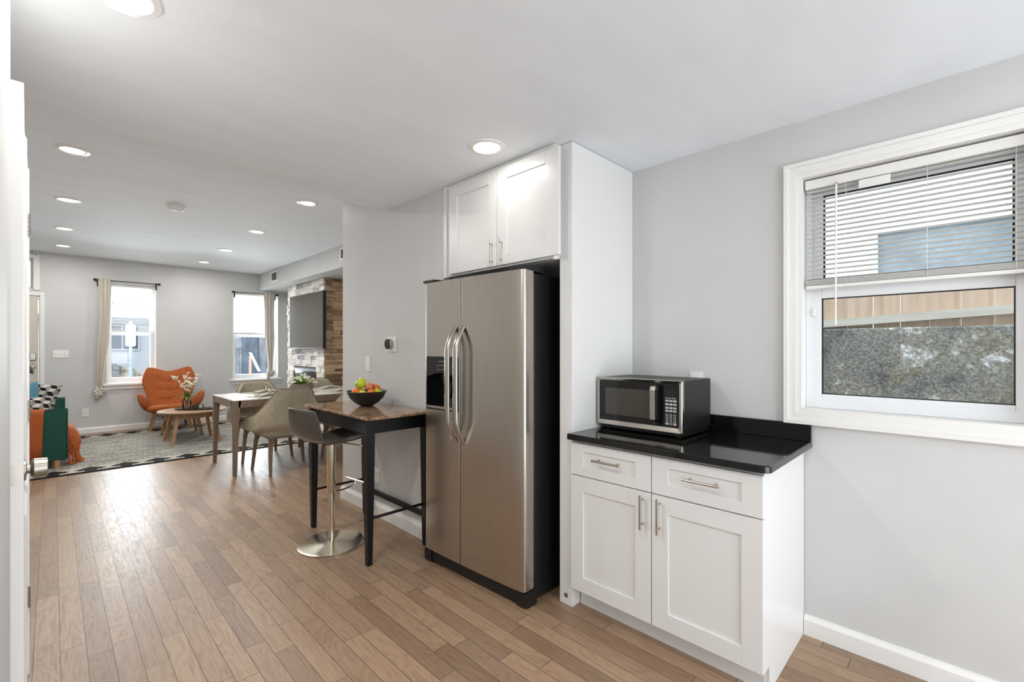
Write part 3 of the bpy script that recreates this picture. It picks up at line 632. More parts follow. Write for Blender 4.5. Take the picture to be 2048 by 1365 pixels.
MB().lathe([(.212, .0), (.218, .003), (.218, .008), (.20, .012), (.05, .016), (.035, .022), (.0, .022)], (0, 0, 0), 56, cap=False).build('base_plate', 'stool_steel', st, smooth=30, local=True)
MB().lathe([(.021, .016), (.021, .37)], (0, 0, 0), 24).build('inner_column', 'stool_steel', st, smooth=30, local=True)
MB().lathe([(.028, .355), (.030, .36), (.030, .70)], (0, 0, 0), 24).build('outer_column', 'stool_steel', st, smooth=30, local=True)
MB().tube([(.02, 0, .355), (.10, 0, .352), (.165, 0, .362), (.19, 0, .385), (.195, 0, .392)], .006, 8).tube([(.195, -.125, .392), (.195, .125, .392)], .008, 8).build('footrest', 'stool_steel', st, smooth=40, local=True)
MB().tube([(.03, -.03, .70), (.11, -.12, .682), (.14, -.155, .672)], .005, 8).build('height_lever', 'stool_steel', st, smooth=40, local=True)
prof = [(.215, .742, .17), (.19, .738, .185), (.10, .722, .20), (.0, .714, .205), (-.10, .716, .205), (-.155, .730, .204), (-.190, .760, .202), (-.208, .80, .20), (-.220, .86, .195), (-.230, .92, .185), (-.236, .955, .165)]
b = MB(); rings = []
for x, z, hw in prof:
    rings.append([(x+(.022*(v**2) if z > .76 else 0), hw*v, z+(.018*v*v if z <= .76 else 0)) for v in [-1+2*k/12 for k in range(13)]])
b.loft(rings, closed=False); se = b.build('seat', 'stool_shell' if 'stool_shell' in M else 'black_satin', st, smooth=180, local=True)
mdf = se.modifiers.new('t', 'SOLIDIFY'); mdf.thickness = .011; mdf.offset = 0
sb = se.modifiers.new('s', 'SUBSURF'); sb.levels = 1; sb.render_levels = 2
m = mat('stool_shell', (76, 72, 67), .22); se.data.materials[0] = m
MB().box(-.07, .07, -.07, .07, .700, .709).build('seat_mount', 'black_satin', st, local=True)
# bowl and fruit
bz = tz; bc = (1.648, 3.165)
t = thing('fruit_bowl', 'wide black ribbed bowl holding fruit on the bar table', 'bowl', (bc[0], bc[1], bz))
pr = [(.0, 0), (.035, 0), (.052, .006), (.085, .028), (.118, .062), (.140, .108), (.146, .108), (.1425, .112), (.134, .106), (.112, .066), (.08, .034), (.045, .014), (.0, .012)]
pr = [(r_*1.02, h_) for r_, h_ in pr]
MB().lathe([(r_, bz+h_) for r_, h_ in pr], (bc[0], bc[1], 0), 48, cap=False).build('bowl_shell', 'bowl_black', t, smooth=60)
def applemesh(r):
    pr = []
    for k in range(17):
        a = math.pi*k/16; rr_ = r*math.sin(a)*(1+.10*math.cos(a)); h_ = r*.92*math.cos(a)
        h_ -= r*.34*math.exp(-(a/.32)**2); h_ += r*.16*math.exp(-((math.pi-a)/.28)**2)
        pr.append((max(rr_, .0002), h_))
    return MB().lathe(pr, (0, 0, 0), 24, cap=False)
def fruit(name, label, cat, loc, m, r, tilt, group=None, stem=True):
    t = thing(name, label, cat, loc, 0, group); ORG[t.name] = (0, 0, 0); t.rotation_euler = tilt
    if cat == 'apple':
        applemesh(r).build('flesh', m, t, smooth=180, local=True)
        MB().tube([(0, 0, r*.5), (.001, 0, r*.75), (.004, 0, r*.98)], .0016, 6).build('stem', 'apple_stem', t, local=True)
    else:
        MB().sphere((0, 0, 0), (r, r, r*.95), 24, 14).build('peel', m, t, smooth=180, local=True)
        MB().lathe([(.004, r*.945), (.003, r*.965)], (0, 0, 0), 8).build('stem_button', 'apple_stem', t, local=True)
    return t
def at(du, dv, h): # offset in camera-right (du) and toward camera (dv), metres
    return (bc[0]+.7056*du-.7086*dv, bc[1]-.7086*du-.7056*dv, bz+h)
fruit('apple', 'large green apple, topmost in the fruit bowl', 'apple', at(-.045, -.005, .166), 'apple_green', .042, (R(-25), R(-38), 0))
fruit('apple', 'red-blushed apple beside the green one in the middle of the bowl', 'apple', at(.02, -.008, .140), 'apple_blush', .037, (R(8), R(-6), 0))
fruit('apple', 'yellow-green apple low at the front rim of the bowl', 'apple', at(-.012, .062, .088), 'apple_lime', .036, (R(80), 0, R(40)))
fruit('apple', 'yellow-green apple barely visible at the right behind the front orange', 'apple', at(.075, -.02, .095), 'apple_lime', .036, (R(10), R(30), 0))
fruit('orange', 'orange at the left side of the fruit bowl under the green apple', 'orange', at(-.062, .03, .098), 'orange_peel', .04, (R(30), 0, 0))
fruit('orange', 'orange at the right rear of the fruit bowl', 'orange', at(.048, -.062, .118), 'orange_peel', .038, (R(30), R(20), 0))
fruit('orange', 'orange at the right front rim of the fruit bowl', 'orange', at(.052, .05, .092), 'orange_peel', .036, (R(60), R(20), 0))

# ================================================================== CEILING FITTINGS
def downlight(loc, label, e=LAMP):
    t = thing('recessed_light', label, 'ceiling light', loc, 0, 'recessed ceiling lights'); x, y, z = loc
    MB().lathe([(.098, z), (.096, z-.005), (.076, z-.009), (.066, z-.003), (.066, z)], (x, y, 0), 40, cap=False).build('trim_ring', 'plastic_white', t, smooth=40)
    MB().lathe([(.067, z-.0035), (.0, z-.0045)], (x, y, 0), 32, cap=False).build('lens', 'lamp_lens', t)
    a = area('downlight_lamp', (x, y, z-.012), (0, 0, 0), .13, .13, e, (1, .975, .94), 'DISK'); return t
downlight((.152, 1.835, 2.44), 'large recessed kitchen light cut off by the top picture edge', 9)
downlight((1.652, 1.835, 2.44), 'recessed kitchen light in front of the wall cabinet', .7)
downlight((.152, .25, 2.44), 'recessed kitchen light above the camera, outside the picture', 5)
downlight((1.652, .05, 2.44), 'recessed kitchen light before the kitchen window, above the picture edge', 1.5)
ords = ('nearest', 'second', 'third', 'farthest')
for k, yy in enumerate((4.655, 6.25, 7.77, 9.09)):
    downlight((.105, yy, 2.81), '%s recessed light in the left living room row' % ords[k], 13 if k == 0 else LAMP); downlight((1.802, yy+.03, 2.81), '%s recessed light in the right living room row' % ords[k])
t = thing('smoke_detector', 'round white smoke detector on the living room ceiling', 'smoke detector', (.893, 5.75, 2.81))
MB().lathe([(.075, 2.81), (.075, 2.79), (.068, 2.785), (.062, 2.77), (.05, 2.762), (.0, 2.76)], (.893, 5.75, 0), 32, cap=False).build('housing', 'plastic_white', t, smooth=30)
MB().lathe([(.066, 2.788), (.066, 2.780)], (.893, 5.75, 0), 32).build('vent_band', 'print_grey', t)
t = thing('motion_sensor', 'small white sensor box high on the wall above the transom', 'sensor', (-.175, YF, 2.77))
box(-.2, -.15, YF-.045, YF-.0005, 2.745, 2.795, .008).build('housing', 'plastic_white', t); box(-.19, -.16, YF-.047, YF-.044, 2.755, 2.772).build('lens', 'print_grey', t)
for (ya, yb, za, zb, lb) in ((8.86, 9.19, 2.575, 2.77, 'white air vent on the soffit at the far corner'), (5.98, 6.30, 2.59, 2.775, 'white air vent on the soffit at the edge of the wall stub')):
    t = thing('air_vent', lb, 'vent', (2.88, (ya+yb)/2, (za+zb)/2))
    frame(MB(), 2.868, 2.8795, ya, yb, za, zb, .03, b_=.002).build('vent_frame', 'plastic_white', t)
    box(2.8785, 2.8796, ya+.02, yb-.02, za+.02, zb-.02).build('backing', 'print_grey', t)
    b = MB(); n = 16
    for k in range(n):
        yk = ya+.03+(yb-ya-.06)*(k+.5)/n; b.loft([[(2.870, yk-.007, z), (2.871, yk-.006, z), (2.879, yk+.006, z), (2.878, yk+.005, z)] for z in (za+.028, zb-.028)])
    b.build('louvres', 'plastic_white', t)

# ================================================================== STONE CHIMNEY, TELEVISION
t = thing('stone_fireplace', 'stacked stone chimney breast, white in front and brown on its side', 'fireplace', (3.35, 8.2, 0))
SX, SY0, SY1, SZ = 3.125, 7.425, 9.03, 2.497; FB = (7.70, 8.72, .62, 1.0)
b = MB(); b.box(SX, 3.6, SY0, SY1, 0, SZ); b.build('core', 'rough_wall', t)
rn = random.Random(7); b = MB(); z = .004
while z < SZ-.02:
    h = min(rn.choice((.034, .045, .055, .07, .085)), SZ-z); y = SY0-.02
    while y < SY1:
        l = min(rn.uniform(.10, .36), SY1-y)
        if SY1-y-l < .05: l = SY1-y
        segs = [(y, y+l)]
        if z+h > FB[2] and z < FB[3]:
            segs = [s_ for s_ in ((y, min(y+l, FB[0])), (max(y, FB[1]), y+l)) if s_[1]-s_[0] > .02]
        for (p, q) in segs: b.box(SX-rn.uniform(.008, .034), SX+.01, p+.001, q-.001, z+.001, z+h-.001, .004, 1)
        y += l
    z += h
b.build('front_cladding', 'white_stone', t)
b = MB(); z = .004
while z < SZ-.02:
    h = min(rn.choice((.034, .045, .055, .07, .085)), SZ-z); x = SX-.012
    while x < 3.6:
        l = min(rn.uniform(.09, .32), 3.6-x)
        if 3.6-x-l < .05: l = 3.6-x
        b.box(x+.001, x+l-.001, SY0-rn.uniform(.006, .034), SY0+.01, z+.001, z+h-.001, .004, 1); x += l
    z += h
b.build('side_cladding', 'brown_stone', t)
fb = box(SX-.008, SX+.004, FB[0], FB[1], FB[2], FB[3]).build('firebox', 'black_satin', t)
box(SX-.0095, SX-.007, FB[0]+.04, FB[1]-.04, FB[2]+.04, FB[3]-.04).build('firebox_glass', 'black_gloss', fb)
t = thing('television', 'large dark flat television mounted on the white stone chimney breast', 'television', (3.06, 7.98, 1.345))
box(3.035, 3.085, 7.262, 8.712, 1.347, 2.278, .004).build('casing', 'black_satin', t)
box(3.0335, 3.0355, 7.272, 8.702, 1.360, 2.268).build('screen', 'screen', t)
box(3.08, 3.128, 7.8, 8.2, 1.6, 2.0).build('wall_bracket', 'black_satin', t)

# ================================================================== DINING SET
t = thing('dining_table', 'long dining table with white top and taupe wooden legs', 'dining table', (2.25, 5.9, 0))
dx0, dx1, dy0, dy1, dz_ = 1.338, 3.16, 5.455, 6.330, .806
box(dx0+.004, dx1-.004, dy0+.004, dy1-.004, dz_-.012, dz_, .003).build('tabletop', 'table_stone', t)
MB().box(dx0+.05, dx1-.05, dy0, dy0+.024, dz_-.082, dz_-.010).box(dx0+.05, dx1-.05, dy1-.024, dy1, dz_-.082, dz_-.010).box(dx0, dx0+.024, dy0+.05, dy1-.05, dz_-.082, dz_-.010).box(dx1-.024, dx1, dy0+.05, dy1-.05, dz_-.082, dz_-.010).build('apron', 'taupe_wood', t)
for lx, ly in ((dx0, dy0), (dx1, dy0), (dx0, dy1), (dx1, dy1)):
    ax = 1 if lx == dx0 else -1; ay = 1 if ly == dy0 else -1; rings = []
    for z, w_ in ((0, .034), (dz_-.15, .058), (dz_-.082, .064), (dz_-.012, .075)): rings.append([(lx, ly, z), (lx+ax*w_, ly, z), (lx+ax*w_, ly+ay*w_, z), (lx, ly+ay*w_, z)])
    MB().loft(rings).build('leg', 'taupe_wood', t)
# dining chair (local: back toward -y, faces +y)
ch = thing('dining_chair', 'taupe upholstered dining chair', 'dining chair', (1.85, 5.42, 0)); ORG[ch.name] = (0, 0, 0)
def chair_parts(ch):
    NU, NV = 36, 14
    def shell(u, v, off=0):      # u -1..1 around, v 0..1 up
        a = u*R(118); top = .925-.285*sstep(.28, .66, abs(u))-.05*sstep(.7, 1, abs(u))
        z = .425+(top-.425)*v
        k = sstep(-.02, .22, v); tp = sstep(.55, .88, z); rx = (.27+.10*k-.12*tp)-off; ry = (.225+.06*k-.01*tp)-off
        p = 3.2; ca, sa = math.cos(a), math.sin(a); n = (abs(ca)**p+abs(sa)**p)**(-1/p)
        x = rx*n*sa; y = -ry*n*ca
        y -= .055*sstep(.35, 1, v)*max(0, ca); x *= 1.0
        if abs(u) > .8: y += .10*(abs(u)-.8)/.2*(.4+.6*v)
        return (x, y+.02, z)
    b = MB(); outer = [[shell(-1+2*i/NU, j/NV) for i in range(NU+1)] for j in range(NV+1)]; inner = [[shell(-1+2*i/NU, j/NV, .045) for i in range(NU+1)] for j in range(NV+1)]
    vo = [[b.b.verts.new(p) for p in r_] for r_ in outer]; vi = [[b.b.verts.new(p) for p in r_] for r_ in inner]
    for j in range(NV):
        for i in range(NU): b.face([vo[j][i], vo[j][i+1], vo[j+1][i+1], vo[j+1][i]]); b.face([vi[j][i], vi[j+1][i], vi[j+1][i+1], vi[j][i+1]])
        for k in (0, NU): b.face([vo[j][k], vo[j+1][k], vi[j+1][k], vi[j][k]])
    for i in range(NU):
        b.face([vo[NV][i], vo[NV][i+1], vi[NV][i+1], vi[NV][i]]); b.face([vo[0][i], vi[0][i], vi[0][i+1], vo[0][i+1]])
    o = b.build('backrest', 'taupe_fabric', ch, smooth=60, local=True)
    sd = o.modifiers.new('s', 'SUBSURF'); sd.levels = 1; sd.render_levels = 1
    tops = [shell(-1+2*i/NU, 1) for i in range(NU+1)]
    MB().tube([(p[0], p[1], p[2]+.001) for p in tops], .005, 6).build('piping', 'taupe_wood', o, smooth=180, local=True)
    pl = [(p[0], p[1]) for p in rrect(-.29, .29, -.21, .30, .12, 6)]; b = MB(); cx, cy = 0, .045
    b.loft([[(cx+(x-cx)*s_, cy+(y-cy)*s_, z) for x, y in pl] for z, s_ in ((.40, .90), (.415, .98), (.45, 1), (.48, .99), (.497, .95), (.502, .85), (.505, .5))])
    b.build('seat', 'taupe_fabric', ch, smooth=50, local=True)
    MB().box(-.235, .235, -.20, .245, .385, .412, .006).build('seat_frame', 'taupe_wood', ch, local=True)
    for sx in (-1, 1):
        for (yb_, yt) in ((-.235, -.19), (.235, .215)):
            xb, xt = sx*(.235 if yb_ < 0 else .278), sx*(.222 if yb_ < 0 else .24); rings = []
            for q, w_ in ((0, .026), (.55, .034), (.85, .040), (.95, .052), (1, .075)):
                z = .395*q; e_ = sstep(.8, 1, q)*.03; x = xb+(xt-xb)*q-sx*e_*.6; y = yb_+(yt-yb_)*q
                rings.append([(x+a*w_/2, y+c_*w_*.42, z) for a, c_ in ((-1, -1), (1, -1), (1, 1), (-1, 1))])
            MB().loft(rings).build('leg', 'taupe_wood', ch, smooth=40, local=True)
chair_parts(ch)
ch['label'] = 'near taupe dining chair with its back to us, in front of the table'; ch['group'] = 'dining chairs around the table'
place(ch, (2.62, 5.40, 0), 0, 'taupe dining chair on the kitchen side, half hidden by the wall stub and marble top', 'dining chairs around the table')
place(ch, (1.85, 6.26, 0), 180, 'far taupe dining chair at the window side, left one behind the white table end', 'dining chairs around the table')
place(ch, (2.62, 6.26, 0), 180, 'far taupe dining chair against the stone chimney, right of the white flowers', 'dining chairs around the table')
# table setting
def setting(x, y, rz, where):
    z = dz_+.001
    m_ = box(-.20, .20, -.14, .14, 0, .004, .001).build('placemat', 'linen'); m_.location = (x, y, z); m_.rotation_euler = (0, 0, R(rz)); tag(m_, 'beige woven placemat '+where, 'placemat', 'placemats on the dining table')
    n = thing('napkin', 'folded linen napkin in a silver ring '+where, 'napkin', (x, y, z+.0045), rz, 'napkins on the dining table'); ORG[n.name] = (0, 0, 0)
    b = MB(); NS = 18; rings = []
    for k in range(NS+1):
        u = -1+2*k/NS; wv = .018+.06*abs(u)**.9; hh = .009+.012*(1-abs(u))
        rings.append([(u*.13, wv*math.cos(q)*1.0, hh+hh*.95*math.sin(q)*(1+.18*math.cos(5*q+u*3))) for q in [2*math.pi*i/20 for i in range(20)]])
    b.loft(rings); b.build('cloth', 'linen', n, smooth=60, local=True)
    b = MB(); rings = []
    for k in range(25):
        q = 2*math.pi*k/24; rings.append([(.012*c1, (.034+.004*s1)*math.cos(q), .036+(.034+.004*s1)*math.sin(q)) for c1, s1 in ((-1, 0), (0, 1), (1, 0), (0, -1))])
    b.loft(rings, cap=False); b.build('napkin_ring', 'chrome', n, smooth=60, local=True)
setting(1.75, 5.66, 12, 'at the near left place of the dining table'); setting(2.62, 5.66, 8, 'at the near right place beside the wall stub')
setting(1.86, 6.14, 190, 'at the far left place by the window chair'); setting(2.66, 6.14, 187, 'at the far right place by the stone chimney')
# flowers on the dining table
def leafblade(b, base, d_, L_, w_, droop=.3):
    d_ = Vector(d_).normalized(); side = d_.cross(Vector((0, 0, 1))); side = side.normalized() if side.length > 1e-3 else Vector((1, 0, 0)); pts = []
    for k in range(5):
        q = k/4; p = Vector(base)+d_*L_*q+Vector((0, 0, -droop*L_*q*q)); wv = w_*math.sin(math.pi*min(.97, .12+q*.88)); pts.append((p-side*wv, p+side*wv))
    vs = [(b.b.verts.new(a), b.b.verts.new(c_)) for a, c_ in pts]
    for (a, c_), (e_, f_) in zip(vs, vs[1:]): b.face([a, c_, f_, e_])
pc = (2.20, 5.90)
t = thing('flower_bowl', 'taupe bowl of white flowers and green leaves on the dining table', 'flower arrangement', (pc[0], pc[1], dz_+.001))
MB().lathe([(.0, dz_+.001), (.08, dz_+.001), (.125, dz_+.03), (.14, dz_+.07), (.125, dz_+.105), (.115, dz_+.108), (.12, dz_+.07), (.0, dz_+.05)], (pc[0], pc[1], 0), 32, cap=False).build('bowl', 'vase_taupe', t, smooth=50)
rn = random.Random(3); b = MB(); c2 = MB(); c3 = MB()
for k in range(120):
    a = rn.uniform(0, 6.28); e_ = rn.uniform(.2, 1.4); d_ = (math.cos(a)*math.cos(e_), math.sin(a)*math.cos(e_), math.sin(e_)); leafblade(b, (pc[0]+d_[0]*.04, pc[1]+d_[1]*.04, dz_+.09), d_, rn.uniform(.09, .16), .008, .25)
for k in range(46):
    a = rn.uniform(0, 6.28); e_ = rn.uniform(.15, 1.4); l = rn.uniform(.13, .18); c_ = Vector((pc[0]+math.cos(a)*math.cos(e_)*l, pc[1]+math.sin(a)*math.cos(e_)*l, dz_+.085+math.sin(e_)*l*.8))
    q = c2 if rn.random() < .75 else c3
    for j in range(5): th = 2*math.pi*j/5; q.sphere((c_.x+.008*math.cos(th), c_.y+.008*math.sin(th), c_.z+.006*math.sin(th*2)), (.0085, .0085, .008), 6, 4)
b.build('leaves', 'leaf', t); c2.build('white_blossoms', 'petal', t, smooth=180); c3.build('green_blossoms', 'petal_green', t, smooth=180)

# ================================================================== LIVING ROOM
# rug: face-coloured border of stepped diamonds
rx0, rx1, ry0, ry1, rz_ = -.75, 3.02, 6.775, 9.60, .009
b = MB(); cw = .025
def border(bm, y_edge, sgn):
    nx = int((rx1-rx0)/cw); ny = 12
    for i in range(nx):
        for j in range(ny):
            per = 12; q = i % per; tri = abs(q-5.5); dd = j
            black = dd < 2 or tri <= (0, 0, 1.6, 1.6, 3.6, 4.6, 4.6, 3.6, 2.6, 1.6, .6, 0)[dd]
            bm.mi = 1 if black else 2
            xa, xb = rx0+i*cw, rx0+(i+1)*cw; a, c_ = y_edge+sgn*j*cw, y_edge+sgn*(j+1)*cw
            bm.face([bm.b.verts.new(p) for p in ((xa, a, rz_), (xb, a, rz_), (xb, c_, rz_), (xa, c_, rz_))])
border(b, ry0, 1); border(b, ry1, -1)
b.mi = 0; e = .025*12
b.face([b.b.verts.new(p) for p in ((rx0, ry0+e, rz_), (rx1, ry0+e, rz_), (rx1, ry1-e, rz_), (rx0, ry1-e, rz_))])
b.mi = 1
b.box(rx0, rx1, ry0, ry1, .0005, rz_-.0008)
tag(b.build('area_rug', ['rug_field', 'rug_black', 'rug_cream']), 'grey striped area rug with black and cream stepped border', 'rug')
# orange armchair (local: faces -y)
ac = thing('armchair', 'orange wing armchair with button-tufted back and oak legs by the window', 'armchair', (1.395, 9.42, 0), -4); ORG[ac.name] = (0, 0, 0)
def armchair(ac):
    # back shell: wide wings at top, waist, thick
    NU, NV = 26, 22; b = MB()
    def prof(v):            # half width by height
        z = .36+.665*v
        w_ = .27+.045*sstep(0, .35, v)+.055*sstep(.35, .85, v); return z, w_
    def pt(u, v, side):
        z, w_ = prof(v); x = u*w_
        zt = 1.035-.075*(.5+.5*math.cos(min(1, abs(u)*1.28)*math.pi))-.15*sstep(.80, 1.02, abs(u))**1.4; z = .36+(zt-.36)*v; x *= 1-.03*sstep(.85, 1, v)
        y = .18+.20*v-.13*(abs(u)**2.4)*(.35+.65*v)
        th = .055*(1-.55*abs(u)**4)*(1-.6*sstep(.85, 1, v))
        if side:           # front: tufts
            y -= th
            for vv in (.20, .46, .70):
                for uu in (-.36, .0, .36):
                    y += .020*math.exp(-((u-uu)/.09)**2-((v-vv)/.045)**2)
                y += .010*math.exp(-((v-vv)/.03)**2)*max(0, 1-(u/.62)**4)
        else: y += th*.7
        return (x, y, z)
    F = [[b.b.verts.new(pt(-1+2*i/NU, j/NV, 1)) for i in range(NU+1)] for j in range(NV+1)]; K = [[b.b.verts.new(pt(-1+2*i/NU, j/NV, 0)) for i in range(NU+1)] for j in range(NV+1)]
    for j in range(NV):
        for i in range(NU): b.face([F[j][i], F[j][i+1], F[j+1][i+1], F[j+1][i]]); b.face([K[j][i], K[j+1][i], K[j+1][i+1], K[j][i+1]])
        for k in (0, NU): b.face([F[j][k], F[j+1][k], K[j+1][k], K[j][k]])
    for i in range(NU):
        for j in (0, NV): b.face([F[j][i], F[j][i+1], K[j][i+1], K[j][i]])
    o = b.build('backrest', 'orange_fabric', ac, smooth=80, local=True); sd = o.modifiers.new('s', 'SUBSURF'); sd.levels = 1; sd.render_levels = 2
    for vv in (.20, .46, .70):
        for uu in (-.36, .0, .36): MB().sphere(Vector(pt(uu, vv, 1))+Vector((0, -.004, 0)), (.010, .006, .010), 10, 6).build('button', 'orange_fabric', o, smooth=180, local=True)
    # seat: rounded cushion with a rolled front
    b = MB(); rings = []
    for k in range(15):
        q = k/14; y = -.33+.60*q; w_ = .33*(1-.55*(1-sstep(0, .22, q))**2); zt = .43-.02*q+.01*math.sin(q*3); zb_ = .30+.055*(1-sstep(0, .3, q))
        rings.append([(w_*(abs(math.cos(a))**.55)*(1 if math.cos(a) > 0 else -1), y, (zt+zb_)/2+(zt-zb_)/2*(abs(math.sin(a))**.75)*(1 if math.sin(a) > 0 else -1)) for a in [2*math.pi*i/28 for i in range(28)]])
    b.loft(rings); o = b.build('seat', 'orange_fabric', ac, smooth=80, local=True); sd = o.modifiers.new('s', 'SUBSURF'); sd.levels = 1; sd.render_levels = 1
    # arms: upswept lobes
    for sx in (-1, 1):
        pts = [(.27, .22, .40), (.33, .06, .45), (.37, -.08, .505), (.395, -.19, .545), (.405, -.255, .555)]; rr_ = [.065, .075, .082, .076, .045]; rings = []
        for (x, y, z), r_ in zip(pts, rr_): rings.append([(sx*(x+r_*.62*math.cos(a)+.35*r_*math.sin(a)), y, z+r_*1.45*math.sin(a)-(.03 if math.sin(a) < 0 else 0)*abs(math.sin(a))) for a in [2*math.pi*i/16 for i in range(16)]])
        o = MB().loft(rings).build('arm', 'orange_fabric', ac, smooth=180, local=True); sd = o.modifiers.new('s', 'SUBSURF'); sd.levels = 1; sd.render_levels = 2
    MB().box(-.23, .23, -.19, .20, .27, .305, .008).box(-.21, .21, -.02, .02, .235, .28, .006).build('base_frame', 'oak', ac, local=True)
    for sx in (-1, 1):
        MB().loft([[(sx*.275+a*.017, -.075+c_*.02, 0) for a, c_ in ((-1, -1), (1, -1), (1, 1), (-1, 1))], [(sx*.215+a*.028, -.10+c_*.03, .30) for a, c_ in ((-1, -1), (1, -1), (1, 1), (-1, 1))]]).build('leg', 'oak', ac, smooth=30, local=True)
        MB().loft([[(sx*.25+a*.017, .445+c_*.02, 0) for a, c_ in ((-1, -1), (1, -1), (1, 1), (-1, 1))], [(sx*.20+a*.026, .19+c_*.03, .30) for a, c_ in ((-1, -1), (1, -1), (1, 1), (-1, 1))]]).build('leg', 'oak', ac, smooth=30, local=True)
armchair(ac)
# nest of round oak tables
def round_table(label, c_, r_, z, leg_r, sp, legs):
    t = thing('coffee_table', label, 'coffee table', (c_[0], c_[1], 0))
    MB().lathe([(.0, z-.034), (r_-.05, z-.034), (r_-.012, z-.018), (r_, z-.008), (r_-.002, z), (.0, z)], (c_[0], c_[1], 0), 56, cap=False).build('tabletop', 'oak_top', t, smooth=30)
    for fx_, fy_ in legs:
        dx, dy = fx_-c_[0], fy_-c_[1]; MB().leg((fx_, fy_, .009), (c_[0]+dx*.72, c_[1]+dy*.72, z-.03), .034, .048).build('leg', 'oak', t)
    MB().box(c_[0]-.24, c_[0]+.24, c_[1]-.20, c_[1]-.17, z-.105, z-.034).box(c_[0]-.24, c_[0]+.24, c_[1]+.17, c_[1]+.20, z-.105, z-.034).box(c_[0]-.21, c_[0]-.18, c_[1]-.19, c_[1]+.19, z-.105, z-.034).box(c_[0]+.18, c_[0]+.21, c_[1]-.19, c_[1]+.19, z-.105, z-.034).build('apron', 'oak', t)
    return t
round_table('round oak coffee table with tray and flowers in front of the orange armchair', (1.437, 8.0), .415, .462, .03, .6, ((1.155, 7.71), (1.72, 7.69), (1.152, 8.28), (1.72, 8.26)))
round_table('lower oak side table tucked behind the round coffee table', (1.42, 8.64), .31, .375, .03, .6, ((1.2, 8.42), (1.64, 8.41), (1.19, 8.84), (1.645, 8.86)))
cz = .463
t = thing('serving_tray', 'long black oval tray on the coffee table', 'tray', (1.49, 8.0, cz))
def ell(a_, b_, ang, n=36): return [(a_*math.cos(2*math.pi*i/n)*math.cos(ang)-b_*math.sin(2*math.pi*i/n)*math.sin(ang), a_*math.cos(2*math.pi*i/n)*math.sin(ang)+b_*math.sin(2*math.pi*i/n)*math.cos(ang)) for i in range(n)]
TA = R(-40)
MB().loft([[(1.49+p[0]*s_, 8.0+p[1]*s_, cz+z) for p in ell(.31, .14, TA)] for s_, z in ((.86, .0005), (.9, .001), (1, .020), (.985, .021), (.88, .007), (.3, .006))]).build('tray_body', 'tray_black', t, smooth=40)
tzb = cz+.0075
va = (1.385, 8.085)
t = thing('flower_vase', 'clear glass vase with white blossom branches and green leaves on the coffee table', 'vase', (va[0], va[1], tzb))
MB().lathe([(.0, tzb), (.048, tzb), (.055, tzb+.008), (.055, tzb+.115), (.038, tzb+.140), (.038, tzb+.155), (.035, tzb+.155), (.035, tzb+.139), (.051, tzb+.113), (.051, tzb+.012), (.0, tzb+.008)], (va[0], va[1], 0), 24, cap=False).build('glass', 'clear_glass', t, smooth=40)
rn = random.Random(11); tb = MB(); lb = MB(); ld_ = MB(); pb = MB(); pg = MB()
def camoff(du, h): return Vector((va[0]+.7056*du, va[1]-.7086*du, tzb+h))
for tips in (((-.02, .2), (-.10, .34), (-.16, .43), (-.205, .47)), ((0, .2), (.0, .36), (-.01, .46), (-.005, .545)), ((.01, .2), (.05, .33), (.10, .43), (.155, .50)), ((.01, .2), (.03, .30), (.075, .36), (.10, .40)), ((.0, .2), (.02, .32), (.05, .42), (.06, .45))):
    P_ = [camoff(0, .02)]+[camoff(*q)+Vector((rn.uniform(-.03, .03), rn.uniform(-.03, .03), 0)) for q in tips]; tb.tube(P_, [.004, .003, .0028, .0022, .0015], 6)
    for q in range(26):
        k = rn.uniform(1.5, 4); i = int(min(k, 3.999)); p = P_[i].lerp(P_[i+1], k-i)+Vector((rn.gauss(0, .016), rn.gauss(0, .016), rn.gauss(0, .014)))
        (pb if rn.random() < .8 else pg).sphere(p, (.011, .011, .009), 7, 5)
for k in range(44):
    a = rn.uniform(0, 6.28); e_ = rn.uniform(-.1, 1.2); d_ = (math.cos(a)*math.cos(e_), math.sin(a)*math.cos(e_), math.sin(e_)); leafblade(lb if rn.random() < .6 else ld_, camoff(0, .17)+Vector(d_)*.02, d_, rn.uniform(.08, .16), .012, .35)
tb.build('branches', 'twig', t); lb.build('leaves', 'leaf', t); ld_.build('dark_leaves', 'leaf_dark', t); pb.build('white_blossoms', 'petal', t, smooth=180); pg.build('green_buds', 'petal_green', t, smooth=180)
for (du, dv, r_, h_, m_, lb_) in ((.145, .03, .042, .062, 'smoke_glass', 'smoky glass candle holder on the black tray'), (.20, .0, .040, .072, 'clear_glass', 'clear glass candle holder at the right end of the black tray')):
    x, y = 1.385+.7056*du-.7086*dv, 8.085-.7086*du-.7056*dv
    t = thing('candle_holder', lb_, 'candle holder', (x, y, tzb))
    MB().lathe([(.0, tzb), (r_*.8, tzb), (r_, tzb+.02), (r_*.92, tzb+h_), (r_*.86, tzb+h_), (r_*.9, tzb+.02), (.0, tzb+.01)], (x, y, 0), 20, cap=False).build('glass_cup', m_, t, smooth=50)
    MB().lathe([(r_*.6, tzb+.012), (r_*.6, tzb+.035)], (x, y, 0), 14).build('candle', 'candle', t)
